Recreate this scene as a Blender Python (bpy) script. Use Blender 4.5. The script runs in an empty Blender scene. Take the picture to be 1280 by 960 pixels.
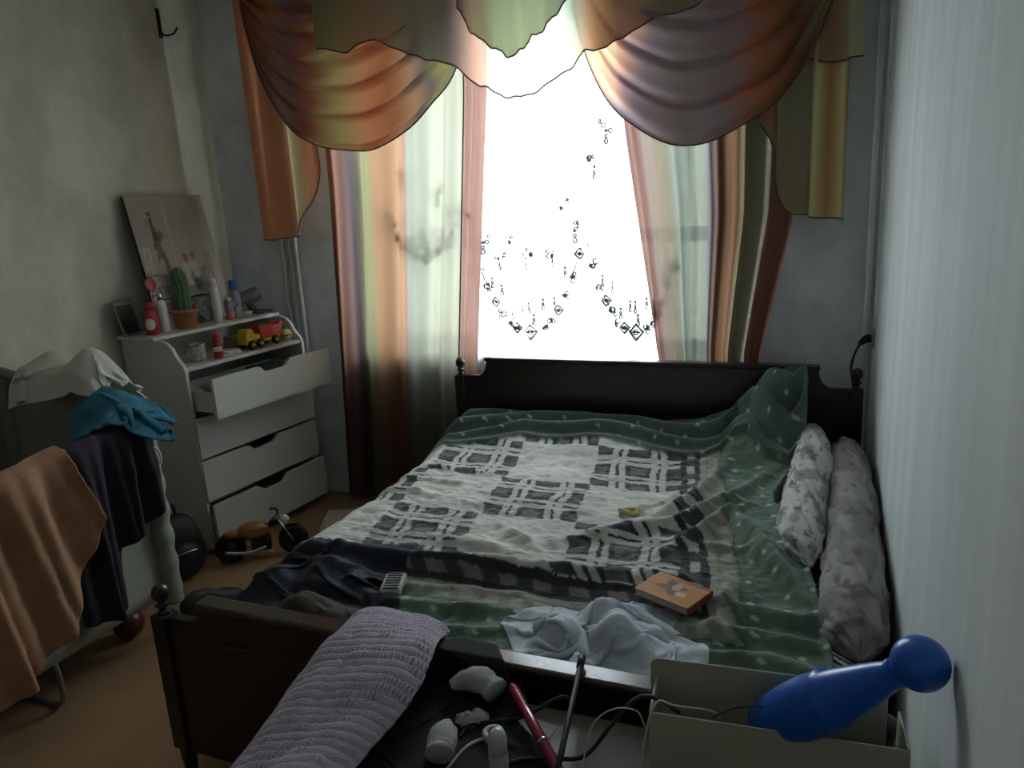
import bpy, bmesh, math, random
import numpy as np
from mathutils import Vector, Matrix

# ------------------------------------------------------------------ camera, world, exposure
scene = bpy.context.scene
C = scene.collection
PI = math.pi
rad = math.radians

CAM_YAW, CAM_PITCH, CAM_ROLL = rad(22.7), rad(13.6), rad(3.3)
cam_data = bpy.data.cameras.new('camera')
cam_data.sensor_width = 36.0
cam_data.lens = 950.0 / 1280.0 * 36.0
cam_data.clip_start = 0.02
cam = bpy.data.objects.new('camera', cam_data)
C.objects.link(cam)
_f = Vector((-math.sin(CAM_YAW) * math.cos(CAM_PITCH), math.cos(CAM_YAW) * math.cos(CAM_PITCH), -math.sin(CAM_PITCH)))
_r = Vector((math.cos(CAM_YAW), math.sin(CAM_YAW), 0))
_u = _r.cross(_f)
_R = _r * math.cos(CAM_ROLL) - _u * math.sin(CAM_ROLL)
_U = _u * math.cos(CAM_ROLL) + _r * math.sin(CAM_ROLL)
_m = Matrix((( _R.x, _U.x, -_f.x, 0), (_R.y, _U.y, -_f.y, 0), (_R.z, _U.z, -_f.z, 1.62), (0, 0, 0, 1)))
cam.matrix_world = _m
scene.camera = cam

world = bpy.data.worlds.new('overcast_sky')
scene.world = world
world.use_nodes = True
_bg = world.node_tree.nodes['Background']
_bg.inputs['Color'].default_value = (0.93, 0.97, 1.0, 1)
_bg.inputs['Strength'].default_value = 6.0

# a portal only guides sampling of the sky through the window opening
pl = bpy.data.lights.new('window_portal', 'AREA')
pl.shape = 'RECTANGLE'; pl.size = 1.90; pl.size_y = 1.75
pl.cycles.is_portal = True
plo = bpy.data.objects.new('window_portal', pl)
plo.location = (-1.39, 3.9, 1.67); plo.rotation_euler = (-PI / 2, 0, 0)
C.objects.link(plo)

vs = scene.view_settings
vs.view_transform = 'Standard'
vs.look = 'None'
vs.exposure = 1.52
vs.gamma = 1.0
vs.use_curve_mapping = False

rng = np.random.default_rng(7)
random.seed(7)

# ------------------------------------------------------------------ noise
def _hash(ix, iy, seed):
    n = (ix.astype(np.int64) * 374761393 + iy.astype(np.int64) * 668265263 + int(seed) * 1442695041) & 0x7fffffff
    n = ((n ^ (n >> 13)) * 1274126177) & 0x7fffffff
    n = n ^ (n >> 16)
    return (n & 0xffff) / 65535.0
def vnoise(x, y, seed=0):
    seed = int(seed)
    x = np.asarray(x, float); y = np.asarray(y, float)
    ix = np.floor(x); iy = np.floor(y); fx = x - ix; fy = y - iy
    fx = fx * fx * fx * (fx * (fx * 6 - 15) + 10); fy = fy * fy * fy * (fy * (fy * 6 - 15) + 10)
    a = _hash(ix, iy, seed); b = _hash(ix + 1, iy, seed); c = _hash(ix, iy + 1, seed); d = _hash(ix + 1, iy + 1, seed)
    return (a * (1 - fx) + b * fx) * (1 - fy) + (c * (1 - fx) + d * fx) * fy * 1.0
def fbm(x, y, seed=0, octs=4):
    s = 0; a = 0.5; t = 0
    for o in range(octs):
        s = s + a * vnoise(x * 2 ** o + 17.3 * o, y * 2 ** o - 9.1 * o, seed + o); t += a; a *= 0.5
    return s / t
def sstep(a, b, x):
    t = np.clip((x - a) / (b - a), 0, 1); return t * t * (3 - 2 * t)
def seg_dist(X, Y, pts):
    """distance from points to a polyline, and the side (>0 left)"""
    best = np.full(X.shape, 1e9); side = np.zeros(X.shape); par = np.zeros(X.shape)
    n = len(pts) - 1
    for k in range(n):
        ax, ay = pts[k]; bx, by = pts[k + 1]
        dx, dy = bx - ax, by - ay; L2 = dx * dx + dy * dy
        t = np.clip(((X - ax) * dx + (Y - ay) * dy) / L2, 0, 1)
        d = np.hypot(X - ax - t * dx, Y - ay - t * dy)
        s = dx * (Y - ay) - dy * (X - ax)
        m = d < best
        best = np.where(m, d, best); side = np.where(m, np.sign(s), side); par = np.where(m, (k + t) / n, par)
    return best, side, par
def interp(x, pts):
    p = sorted(pts); return np.interp(x, [a for a, b in p], [b for a, b in p])
def smooth_path(pts, n=40):
    """Catmull-Rom through 3-D points"""
    P = [np.array(p, float) for p in pts]
    P = [2 * P[0] - P[1]] + P + [2 * P[-1] - P[-2]]
    out = []
    m = len(P) - 3
    for i in range(n):
        t = i / (n - 1) * m; k = min(int(t), m - 1); u = t - k
        a, b, c, d = P[k:k + 4]
        out.append(0.5 * ((2 * b) + (c - a) * u + (2 * a - 5 * b + 4 * c - d) * u * u + (3 * b - a - 3 * c + d) * u ** 3))
    return np.array(out)

# ------------------------------------------------------------------ materials
def _new(name):
    m = bpy.data.materials.new(name); m.use_nodes = True
    nt = m.node_tree; nt.nodes.clear()
    out = nt.nodes.new('ShaderNodeOutputMaterial')
    return m, nt, out
def mat(name, col=(0.5, 0.5, 0.5), rough=0.6, metal=0.0, var=0.15, vscale=6.0, bump=0.0, bscale=80.0, stretch=(1, 1, 1), col2=None,
        attr=False, sheen=0.0, coat=0.0, spec=0.5, trans=0.0):
    m, nt, out = _new(name)
    N = nt.nodes.new; L = nt.links.new
    p = N('ShaderNodeBsdfPrincipled'); L(p.outputs[0], out.inputs[0])
    tc = N('ShaderNodeTexCoord'); mp = N('ShaderNodeMapping'); L(tc.outputs['Object'], mp.inputs[0])
    mp.inputs['Scale'].default_value = stretch
    nz = N('ShaderNodeTexNoise'); nz.inputs['Scale'].default_value = vscale; nz.inputs['Detail'].default_value = 6
    nz.inputs['Roughness'].default_value = 0.62
    L(mp.outputs[0], nz.inputs['Vector'])
    rp = N('ShaderNodeValToRGB'); L(nz.outputs['Fac'], rp.inputs[0])
    rp.color_ramp.elements[0].position = 0.32; rp.color_ramp.elements[1].position = 0.68
    if attr:
        at = N('ShaderNodeAttribute'); at.attribute_name = 'Col'
        rp.color_ramp.elements[0].color = (1 - var, 1 - var, 1 - var, 1); rp.color_ramp.elements[1].color = (1 + var * .4,) * 3 + (1,)
        mx = N('ShaderNodeMix'); mx.data_type = 'RGBA'; mx.blend_type = 'MULTIPLY'; mx.inputs[0].default_value = 1
        L(at.outputs['Color'], mx.inputs[6]); L(rp.outputs[0], mx.inputs[7]); L(mx.outputs[2], p.inputs['Base Color'])
    else:
        c2 = col2 if col2 else tuple(c * (1 - var * 2) for c in col)
        rp.color_ramp.elements[0].color = (*c2, 1); rp.color_ramp.elements[1].color = (*col, 1)
        L(rp.outputs[0], p.inputs['Base Color'])
    p.inputs['Roughness'].default_value = rough; p.inputs['Metallic'].default_value = metal
    p.inputs['Specular IOR Level'].default_value = spec
    if sheen: p.inputs['Sheen Weight'].default_value = sheen
    if coat: p.inputs['Coat Weight'].default_value = coat; p.inputs['Coat Roughness'].default_value = 0.15
    if trans: p.inputs['Transmission Weight'].default_value = trans
    if bump:
        nb = N('ShaderNodeTexNoise'); nb.inputs['Scale'].default_value = bscale; nb.inputs['Detail'].default_value = 4
        L(mp.outputs[0], nb.inputs['Vector'])
        b = N('ShaderNodeBump'); b.inputs['Strength'].default_value = bump; b.inputs['Distance'].default_value = 0.01
        L(nb.outputs['Fac'], b.inputs['Height']); L(b.outputs[0], p.inputs['Normal'])
    return m
def sheer(name, transp=0.15, transl=0.6, tint=(1, 1, 1), attr=True):
    """thin curtain cloth: some light passes straight, some is scattered through, some is reflected"""
    m, nt, out = _new(name)
    N = nt.nodes.new; L = nt.links.new
    if attr:
        at = N('ShaderNodeAttribute'); at.attribute_name = 'Col'; csock = at.outputs['Color']
    else:
        rgb = N('ShaderNodeRGB'); rgb.outputs[0].default_value = (*tint, 1); csock = rgb.outputs[0]
    tc = N('ShaderNodeTexCoord'); mp = N('ShaderNodeMapping'); mp.inputs['Scale'].default_value = (260, 260, 30)
    nz = N('ShaderNodeTexNoise'); nz.inputs['Scale'].default_value = 1.0; L(tc.outputs['Object'], mp.inputs[0]); L(mp.outputs[0], nz.inputs['Vector'])
    bp = N('ShaderNodeBump'); bp.inputs['Strength'].default_value = 0.12; bp.inputs['Distance'].default_value = 0.002; L(nz.outputs['Fac'], bp.inputs['Height'])
    d = N('ShaderNodeBsdfDiffuse'); t = N('ShaderNodeBsdfTranslucent'); L(csock, d.inputs[0]); L(csock, t.inputs[0])
    L(bp.outputs[0], d.inputs['Normal'])
    tr = N('ShaderNodeBsdfTransparent'); L(csock, tr.inputs[0])
    m1 = N('ShaderNodeMixShader'); m1.inputs[0].default_value = transl; L(d.outputs[0], m1.inputs[1]); L(t.outputs[0], m1.inputs[2])
    m2 = N('ShaderNodeMixShader'); m2.inputs[0].default_value = transp; L(m1.outputs[0], m2.inputs[1]); L(tr.outputs[0], m2.inputs[2])
    L(m2.outputs[0], out.inputs[0])
    return m
def glass_mat(name):
    m, nt, out = _new(name)
    N = nt.nodes.new; L = nt.links.new
    tr = N('ShaderNodeBsdfTransparent'); g = N('ShaderNodeBsdfGlossy'); g.inputs['Roughness'].default_value = 0.02
    nz = N('ShaderNodeTexNoise'); nz.inputs['Scale'].default_value = 4
    rp = N('ShaderNodeValToRGB'); rp.color_ramp.elements[0].color = (.86, .89, .9, 1); rp.color_ramp.elements[1].color = (.95, .97, .97, 1)
    L(nz.outputs['Fac'], rp.inputs[0]); L(rp.outputs[0], tr.inputs[0])
    mx = N('ShaderNodeMixShader'); mx.inputs[0].default_value = 0.07; L(tr.outputs[0], mx.inputs[1]); L(g.outputs[0], mx.inputs[2]); L(mx.outputs[0], out.inputs[0])
    return m

# ------------------------------------------------------------------ objects
def tag(o, label=None, cat=None, group=None, kind=None):
    if label: o['label'] = label
    if cat: o['category'] = cat
    if group: o['group'] = group
    if kind: o['kind'] = kind
    return o
def thing(name, label, cat, loc=(0, 0, 0), rotz=0.0, group=None):
    o = bpy.data.objects.new(name, None); o.empty_display_size = 0.05
    o.location = loc; o.rotation_euler = (0, 0, rotz); C.objects.link(o)
    return tag(o, label, cat, group)
def make(name, V, F, material, parent=None, cols=None, smooth=True, solid=0.0, sub=0, bevel=0.0, offset=-1):
    me = bpy.data.meshes.new(name)
    V = np.asarray(V, float)
    me.from_pydata(V.tolist(), [], F)
    me.update()
    if cols is not None:
        ca = me.color_attributes.new('Col', 'FLOAT_COLOR', 'POINT')
        c4 = np.ones((len(V), 4), np.float32); c4[:, :3] = np.clip(cols, 0, 1)
        ca.data.foreach_set('color', c4.ravel())
    if material: me.materials.append(material)
    if smooth: me.shade_smooth()
    o = bpy.data.objects.new(name, me); C.objects.link(o)
    if parent: o.parent = parent
    if bevel:
        md = o.modifiers.new('bevel', 'BEVEL'); md.width = bevel; md.segments = 2; md.limit_method = 'ANGLE'
        md.harden_normals = False
    if solid:
        md = o.modifiers.new('solid', 'SOLIDIFY'); md.thickness = solid; md.offset = offset
    if sub:
        md = o.modifiers.new('sub', 'SUBSURF'); md.levels = sub; md.render_levels = sub
    return o
def grid_faces(ny, nx, wrap=False):
    F = []
    for j in range(ny - 1):
        for i in range(nx - (0 if wrap else 1)):
            k = (i + 1) % nx
            F.append((j * nx + i, j * nx + k, (j + 1) * nx + k, (j + 1) * nx + i))
    return F
def grid(name, P, material, parent=None, cols=None, flip=False, **kw):
    ny, nx = P.shape[:2]
    F = grid_faces(ny, nx)
    if flip: F = [f[::-1] for f in F]
    return make(name, P.reshape(-1, 3), F, material, parent, None if cols is None else cols.reshape(-1, 3), **kw)
class MB:
    def __init__(s): s.V = []; s.F = []
    def add(s, V, F):
        n = len(s.V); s.V += [tuple(map(float, v)) for v in V]; s.F += [tuple(i + n for i in f) for f in F]; return s
    def box(s, x0, x1, y0, y1, z0, z1):
        V = [(x, y, z) for x in (x0, x1) for y in (y0, y1) for z in (z0, z1)]
        return s.add(V, [(0, 1, 3, 2), (4, 6, 7, 5), (0, 4, 5, 1), (2, 3, 7, 6), (0, 2, 6, 4), (1, 5, 7, 3)])
    def prism(s, poly, f0, f1):
        """poly: 2-D points; f0/f1 map a 2-D point to the two 3-D ends"""
        n = len(poly)
        V = [f0(*p) for p in poly] + [f1(*p) for p in poly]
        F = [tuple(range(n))[::-1], tuple(range(n, 2 * n))] + [(i, (i + 1) % n, n + (i + 1) % n, n + i) for i in range(n)]
        return s.add(V, F)
    def lathe(s, prof, n=20, c=(0, 0, 0), sx=1, sy=1):
        V = []; m = len(prof)
        for r, z in prof:
            for k in range(n):
                a = 2 * PI * k / n; V.append((c[0] + sx * r * math.cos(a), c[1] + sy * r * math.sin(a), c[2] + z))
        F = [(j * n + i, j * n + (i + 1) % n, (j + 1) * n + (i + 1) % n, (j + 1) * n + i) for j in range(m - 1) for i in range(n)]
        F.append(tuple(range(n))[::-1]); F.append(tuple(range((m - 1) * n, m * n)))
        return s.add(V, F)
    def tube(s, path, r, n=8, flat=1.0, caps=True):
        P = np.asarray(path, float); m = len(P)
        R = np.full(m, r, float) if np.isscalar(r) else np.asarray(r, float)
        T = np.gradient(P, axis=0); T /= np.linalg.norm(T, axis=1)[:, None] + 1e-12
        up = np.array([0, 0, 1.0]) if abs(T[0][2]) < 0.9 else np.array([1.0, 0, 0])
        V = []; A = np.cross(T[0], up); A /= np.linalg.norm(A)
        for j in range(m):
            A = A - T[j] * (A @ T[j]); A /= np.linalg.norm(A) + 1e-12
            B = np.cross(T[j], A)
            for k in range(n):
                a = 2 * PI * k / n; V.append(P[j] + R[j] * (math.cos(a) * A + flat * math.sin(a) * B))
        F = [(j * n + i, j * n + (i + 1) % n, (j + 1) * n + (i + 1) % n, (j + 1) * n + i) for j in range(m - 1) for i in range(n)]
        if caps: F.append(tuple(range(n))[::-1]); F.append(tuple(range((m - 1) * n, m * n)))
        return s.add(V, F)
    def ball(s, c, r, n=16, m=10, sx=1, sy=1, sz=1):
        prof = [(max(1e-4, math.sin(PI * j / m)) * r, -math.cos(PI * j / m) * r * sz) for j in range(m + 1)]
        return s.lathe(prof, n, c, sx, sy)
    def xf(s, M):
        s.V = [tuple(M @ Vector(v)) for v in s.V]; return s
    def build(s, name, material, parent=None, **kw):
        return make(name, s.V, s.F, material, parent, **kw)
def bx(name, x0, x1, y0, y1, z0, z1, m, parent=None, bevel=0.004, **kw):
    return MB().box(x0, x1, y0, y1, z0, z1).build(name, m, parent, smooth=False, bevel=bevel, **kw)

# position-based cloth used to let garments fall and wrinkle
def cloth(P, dx, dy, collide, steps=120, iters=10, dt=0.012, bend=0.12, damp=0.985, pin=None):
    P = P.copy(); Q = P.copy()
    ny, nx = P.shape[:2]
    dg = math.hypot(dx, dy)
    sl = []
    for a in (0, 1):
        sl.append(((slice(None), slice(a, nx - 1, 2)), (slice(None), slice(a + 1, nx, 2)), dx, 1.0))
        sl.append(((slice(a, ny - 1, 2), slice(None)), (slice(a + 1, ny, 2), slice(None)), dy, 1.0))
        sl.append(((slice(a, ny - 1, 2), slice(0, nx - 1)), (slice(a + 1, ny, 2), slice(1, nx)), dg, 0.5))
        sl.append(((slice(a, ny - 1, 2), slice(1, nx)), (slice(a + 1, ny, 2), slice(0, nx - 1)), dg, 0.5))
    sl.append(((slice(None), slice(0, nx - 2)), (slice(None), slice(2, nx)), 2 * dx, -bend))
    sl.append(((slice(0, ny - 2), slice(None)), (slice(2, ny), slice(None)), 2 * dy, -bend))
    sl.append(((slice(None), slice(0, nx - 4)), (slice(None), slice(4, nx)), 4 * dx, -bend * .6))
    sl.append(((slice(0, ny - 4), slice(None)), (slice(4, ny), slice(None)), 4 * dy, -bend * .6))
    fixed = P[pin].copy() if pin is not None else None
    for st in range(steps):
        vel = (P - Q) * damp; Q = P.copy()
        P = P + vel; P[..., 2] -= 9.8 * dt * dt
        for it in range(iters):
            for A, B, r, k in sl:
                d = P[B] - P[A]; l = np.sqrt((d * d).sum(-1)) + 1e-9
                s = 0.5 * abs(k) * (l - r) / l
                if k < 0: s = np.where(l < r, s, 0) * 0.5
                corr = d * s[..., None]
                P[A] += corr; P[B] -= corr
            if pin is not None: P[pin] = fixed
        P, hit = collide(P)
        Q = np.where(hit[..., None], P * .9 + Q * .1, Q)
    return P

# ================================================================== SETTING
XL, XR, YB, YF, ZC = -3.18, 0.20, 3.50, -1.70, 2.80        # room shell
WX0, WX1, WZ0, WZ1 = -2.32, -0.46, 0.84, 2.50                # window opening

m_wall_l = mat('plaster_beige', (0.80, 0.77, 0.62), 0.85, var=0.20, vscale=2.6, bump=0.12, bscale=25, stretch=(1, 1, .6))
m_wall_b = mat('plaster_grey', (0.82, 0.85, 0.86), 0.85, var=0.14, vscale=5.0, bump=0.2, bscale=25)
m_wall_r = mat('paint_streaked', (0.78, 0.83, 0.82), 0.75, var=0.09, vscale=2.2, bump=0.06, bscale=8, stretch=(2, 4, .5))
m_ceiling = mat('ceiling_white', (0.88, 0.88, 0.86), 0.9, var=0.03)
m_floor = mat('floor_ochre', (0.33, 0.20, 0.10), 0.55, var=0.12, vscale=4.0, bump=0.05, bscale=60)
m_white = mat('white_paint', (0.70, 0.71, 0.68), 0.45, var=0.03)

def struct(name, mb, m, bevel=0.0):
    return tag(mb.build(name, m, None, smooth=False, bevel=bevel), kind='structure')
T = 0.12
struct('floor', MB().box(XL - T, XR + T, YF - T, YB + .42, -0.1, 0), m_floor)
struct('ceiling', MB().box(XL - T, XR + T, YF - T, YB + .42, ZC, ZC + .1), m_ceiling)
struct('wall_left', MB().box(XL - T, XL, YF - T, YB, 0, ZC), m_wall_l)
struct('wall_right', MB().box(XR, XR + T, YF - T, YB, 0, ZC), m_wall_r)
struct('wall_front', MB().box(XL, XR, YF - T, YF, 0, ZC), mat('plaster_pale', (0.85, 0.84, 0.80), 0.85, var=0.06))
wb = MB()
wb.box(XL - T, WX0, YB, YB + .42, 0, ZC); wb.box(WX1, XR + T, YB, YB + .42, 0, ZC)
wb.box(WX0, WX1, YB, YB + .42, 0, WZ0); wb.box(WX0, WX1, YB, YB + .42, WZ1, ZC)
struct('wall_back', wb, m_wall_b)

# window: white frame, three lights, bars, glass panes, sill
win = tag(thing('window_1', None, None, (0, 0, 0)), kind='structure')
fy0, fy1 = YB + .24, YB + .31
def wpart(name, *a): return bx(name, *a, m_white, win, bevel=.004)
wpart('frame_jamb', WX0, WX0 + .06, fy0, fy1, WZ0, WZ1); wpart('frame_jamb', WX1 - .06, WX1, fy0, fy1, WZ0, WZ1)
wpart('frame_rail', WX0 + .06, WX1 - .06, fy0, fy1, WZ0, WZ0 + .06); wpart('frame_rail', WX0 + .06, WX1 - .06, fy0, fy1, WZ1 - .06, WZ1)
mull = (-1.72, -0.90)
for x in mull: wpart('mullion', x - .035, x + .035, fy0, fy1, WZ0 + .06, WZ1 - .06)
m_glass = glass_mat('window_glass')
wpart('transom', WX0 + .06, mull[0] - .035, fy0, fy1, 1.38, 1.45); wpart('transom', mull[1] + .035, WX1 - .06, fy0, fy1, 1.38, 1.45)
for a, b, z0, z1 in ((WX0 + .06, mull[0] - .035, WZ0 + .06, 1.38), (WX0 + .06, mull[0] - .035, 1.45, WZ1 - .06), (mull[0] + .035, mull[1] - .035, WZ0 + .06, WZ1 - .06),
                     (mull[1] + .035, WX1 - .06, WZ0 + .06, 1.38), (mull[1] + .035, WX1 - .06, 1.45, WZ1 - .06)):
    MB().box(a, b, fy0 + .03, fy0 + .034, z0, z1).build('pane', m_glass, win, smooth=False)
bx('window_sill', WX0 + .005, WX1 - .005, YB - .03, fy0, WZ0 - .02, WZ0 + .012, m_white, win)

# heating risers and pipe in the corners
m_pipe = mat('pipe_paint', (0.62, 0.62, 0.58), 0.4, var=0.05)
m_pipe2 = mat('pipe_paint_grey', (0.75, 0.75, 0.70), 0.5, var=0.08)
for i, x in enumerate((-2.775, -2.725, -2.685)):
    mb = MB().tube([(x, 3.465, 0.0), (x, 3.465, 1.4), (x, 3.465, ZC)], (.013, .009, .012)[i], 12)
    tag(mb.build('heating_pipe', m_pipe), ('thickest of three white heating pipes on the grey wall behind the dresser', 'thinnest white heating pipe, between two thicker ones behind the dresser', 'white heating pipe next to the peach curtain behind the dresser')[i], 'pipe', 'heating pipes behind the dresser')
tag(MB().tube([(.172, 3.475, 0.0), (.172, 3.475, 1.4), (.172, 3.475, ZC)], .013, 12).build('corner_pipe', m_pipe2),
    'thin grey painted pipe running up the corner beside the right wall', 'pipe')

# coat hook on the left wall
m_iron = mat('dark_iron', (0.05, 0.045, 0.035), 0.5, metal=0.6, var=0.1)
hk = thing('coat_hook', 'small dark metal hook screwed to the beige wall', 'hook', (XL, 3.23, 2.52))
bx('plate', 0, .006, -.012, .012, 0, .14, m_iron, hk)
MB().tube(smooth_path([(.005, 0, .03), (.03, .005, .01), (.06, .03, .02), (.075, .045, .05)], 14), .005, 8).build('hook', m_iron, hk)

# curtain rod
m_rod = mat('rod_white', (0.7, 0.7, 0.66), 0.4, var=0.04)
rod = thing('curtain_rod', 'white double curtain rail fixed under the ceiling above the window', 'curtain rail', (0, 0, 0))
MB().tube([(-3.0, 3.35, 2.74), (.15, 3.35, 2.74)], .014, 12).build('rail', m_rod, rod)
MB().tube([(-3.0, 3.43, 2.74), (.15, 3.43, 2.74)], .010, 12).build('rail', m_rod, rod)
for x in (-2.97, -1.4, .12):
    bx('bracket', x - .012, x + .012, 3.33, 3.498, 2.725, 2.77, m_rod, rod)
for x in (-3.0, .15):
    MB().ball((x, 3.35, 2.74), .025).build('end_cap', m_rod, rod)

# ================================================================== CURTAINS
PEACH = (.90, .60, .46); CREAM = (.90, .88, .70); OLIVE = (.80, .76, .48); VIOLET = (.50, .42, .46); RUST = (.72, .40, .26); MINT = (.78, .82, .70); ROSE = (.85, .56, .48)
BROWN = (.52, .32, .23)
def stripes(u, stops, k=.62):
    xs = [a for a, b in stops]; cs = np.array([b for a, b in stops]) ** 1.4 * k
    return np.stack([np.interp(u, xs, cs[:, k]) for k in range(3)], -1)
m_sheer = sheer('organza', 0.10, 0.62)
m_swag = sheer('organza_swag', 0.06, 0.55)
m_tail = sheer('organza_tail', 0.04, 0.35)
m_tulle = sheer('tulle', 0.42, 0.60, (.90, .93, .96), attr=False)
m_piping = mat('piping_dark', (0.10, 0.08, 0.06), 0.7, var=0.1)
m_thread = mat('embroidery_thread', (0.16, 0.15, 0.13), 0.7, var=0.1)

def panel(name, label, ztop, zbot, xl, xr, n, amp, stops, y0=3.40, nx=200, nz=50, sd=0, piping=None, kk=.62):
    """long pleated curtain; xl / xr are functions of height"""
    s = np.linspace(0, 1, nx); z = np.linspace(ztop, zbot, nz)
    S, Z = np.meshgrid(s, z)
    X = xl(Z) * (1 - S) + xr(Z) * S
    ph = 2 * PI * n * (S + .05 * np.sin(5 * S + sd)) + .35 * np.sin(1.7 * Z + sd)
    Y = y0 + amp * np.sin(ph) + amp * .4 * np.sin(2.3 * ph + 1 + sd)
    X = X + amp * .25 * np.cos(ph)
    cols = stripes(S, stops, kk)
    t = thing(name, label, 'curtain')
    grid('cloth', np.stack([X, Y, Z], -1), m_sheer, t, cols)
    for u in (piping or []):
        k = int(u * (nx - 1))
        MB().tube([(X[j, k], Y[j, k] - .003, Z[j, k]) for j in range(nz)], .0035, 6).build('piping', m_piping, t)
    return t
zi = lambda *p: (lambda Z: np.interp(Z, [a for a, b in p], [b for a, b in p]))
panel('window_curtain', 'long sheer peach and cream striped curtain hanging beside the dresser', 2.72, .03, zi((0, -2.48), (.7, -2.44), (1.7, -2.39), (2.7, -2.38)), zi((0, -1.66), (.86, -1.60), (2.1, -1.46), (2.7, -1.42)), 5, .022,
      [(0, RUST), (.10, ROSE), (.16, VIOLET), (.22, OLIVE), (.29, OLIVE), (.33, (.98, .64, .42)), (.5, (.98, .66, .46)), (.515, ROSE), (.535, MINT), (.66, (1, .98, .80)), (.86, (1, .98, .80)), (.872, ROSE), (1, ROSE)], sd=1, piping=(.866,), kk=.25)
panel('window_curtain', 'long sheer curtain with rose and olive stripes drawn towards the right wall', 2.72, .03, zi((0, -.55), (.91, -.70), (1.88, -.83), (2.7, -.9)), zi((0, -.30), (.92, -.245), (1.5, -.13), (2.7, -.05)), 5, .024,
      [(0, ROSE), (.10, ROSE), (.12, (.9, .75, .66)), (.2, (.8, .68, .52)), (.27, MINT), (.45, (.68, .72, .62)), (.5, VIOLET), (.56, (.75, .5, .4)), (.60, (.95, .62, .42)), (.66, (.95, .62, .42)), (.70, (1.2, 1.12, .8)), (.82, (1.6, 1.6, 1.35)), (.87, (1.5, .95, .75)), (1, (1.4, .82, .66))], sd=2.2, kk=.21)  # outer stripes brightened in the colour, as no window light comes through there

# tulle behind, with embroidered scallops
def tulle_y(x, z):
    ph = 2 * PI * 13 * x
    return 3.455 + .010 * np.sin(ph + .5 * np.sin(z * 2)) + .005 * np.sin(2.6 * ph + 1 + z)
tl = thing('tulle_curtain', 'white tulle net curtain with embroidered scalloped hem over the window', 'curtain')
S, Zt = np.meshgrid(np.linspace(-2.25, -.55, 300), np.linspace(2.72, .5, 30))
grid('cloth', np.stack([S, tulle_y(S, Zt), Zt], -1), m_tulle, tl)
em = MB()
def estroke(pts, w=.0022):
    w = w * 2.3
    P = np.array(pts, float)
    d = np.gradient(P, axis=0); d /= np.linalg.norm(d, axis=1)[:, None] + 1e-9
    nrm = np.stack([-d[:, 1], d[:, 0]], 1)
    V = []; F = []
    for k in range(len(P)):
        for sgn in (1, -1):
            q = P[k] + sgn * w * nrm[k]; V.append((q[0], float(tulle_y(q[0], q[1])) - .012, q[1]))
    em.add(V, [(2 * k, 2 * k + 1, 2 * k + 3, 2 * k + 2) for k in range(len(P) - 1)])
def ecirc(x, z, r, w=.0016, sz=1.0):
    estroke([(x + r * math.cos(a), z + sz * r * math.sin(a)) for a in np.linspace(0, 2 * PI, 9)], w)
def edrop(x, z, s):
    for k, q in enumerate((.5, .35, .25)): ecirc(x, z + k * s * 1.6, s * q, .0016, 1.7)
def ediam(x, z, s):
    for q in (1, .82): estroke([(x, z - s * q * 1.15), (x + s * q, z), (x, z + s * q * 1.15), (x - s * q, z), (x, z - s * q * 1.15)], .0016)
    ecirc(x, z, s * .35); estroke([(x - s * .6, z), (x + s * .6, z)])
def scallop(cx, zb, wl, wr, hl, hr):
    """one hanging swag of embroidery: motifs along a U curve"""
    pts = []
    for a in np.linspace(-1, 1, 33):
        w = wl if a < 0 else wr; h = hl if a < 0 else hr
        pts.append((cx + a * w, zb + h * (abs(a) ** 2.2)))
    estroke(pts, .0012)
    ediam(cx, zb, .035)
    for k in range(2, 31, 2):
        x, z = pts[k]
        if abs(x - cx) < .04: continue
        if k % 6 == 0: ediam(x, z, .024)
        else:
            for q in range(3): ecirc(x + random.uniform(-.016, .016), z + random.uniform(-.018, .018), random.uniform(.006, .013))
            estroke([(x - .02, z + .012), (x - .005, z - .008), (x + .012, z + .006), (x + .022, z - .008)], .0014)
    for k in range(5, 29, 3):
        x, z = pts[k]; edrop(x, z + .07 + .03 * math.sin(k), .012)
    edrop(cx, zb + .1, .013)
scallop(-1.325, .985, .28, .30, .42, .50)
scallop(-.80, .99, .22, .2, .42, .4)
scallop(-1.87, 1.36, .24, .24, .3, .3)
for x, z in ((-1.55, 1.38), (-1.47, 1.30), (-1.33, 1.30), (-1.20, 1.31), (-1.08, 1.42), (-1.42, 1.36), (-1.12, 1.52), (-.98, 1.70), (-1.6, 1.5), (-1.78, 1.62), (-1.95, 1.7), (-.92, 1.85)):
    edrop(x, z, .014)
    for q in range(4): ecirc(x + random.uniform(-.03, .03), z + .04 + random.uniform(0, .05), random.uniform(.005, .01))
em.build('embroidery', m_thread, tl, smooth=False)['kind'] = 'stuff'

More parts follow.
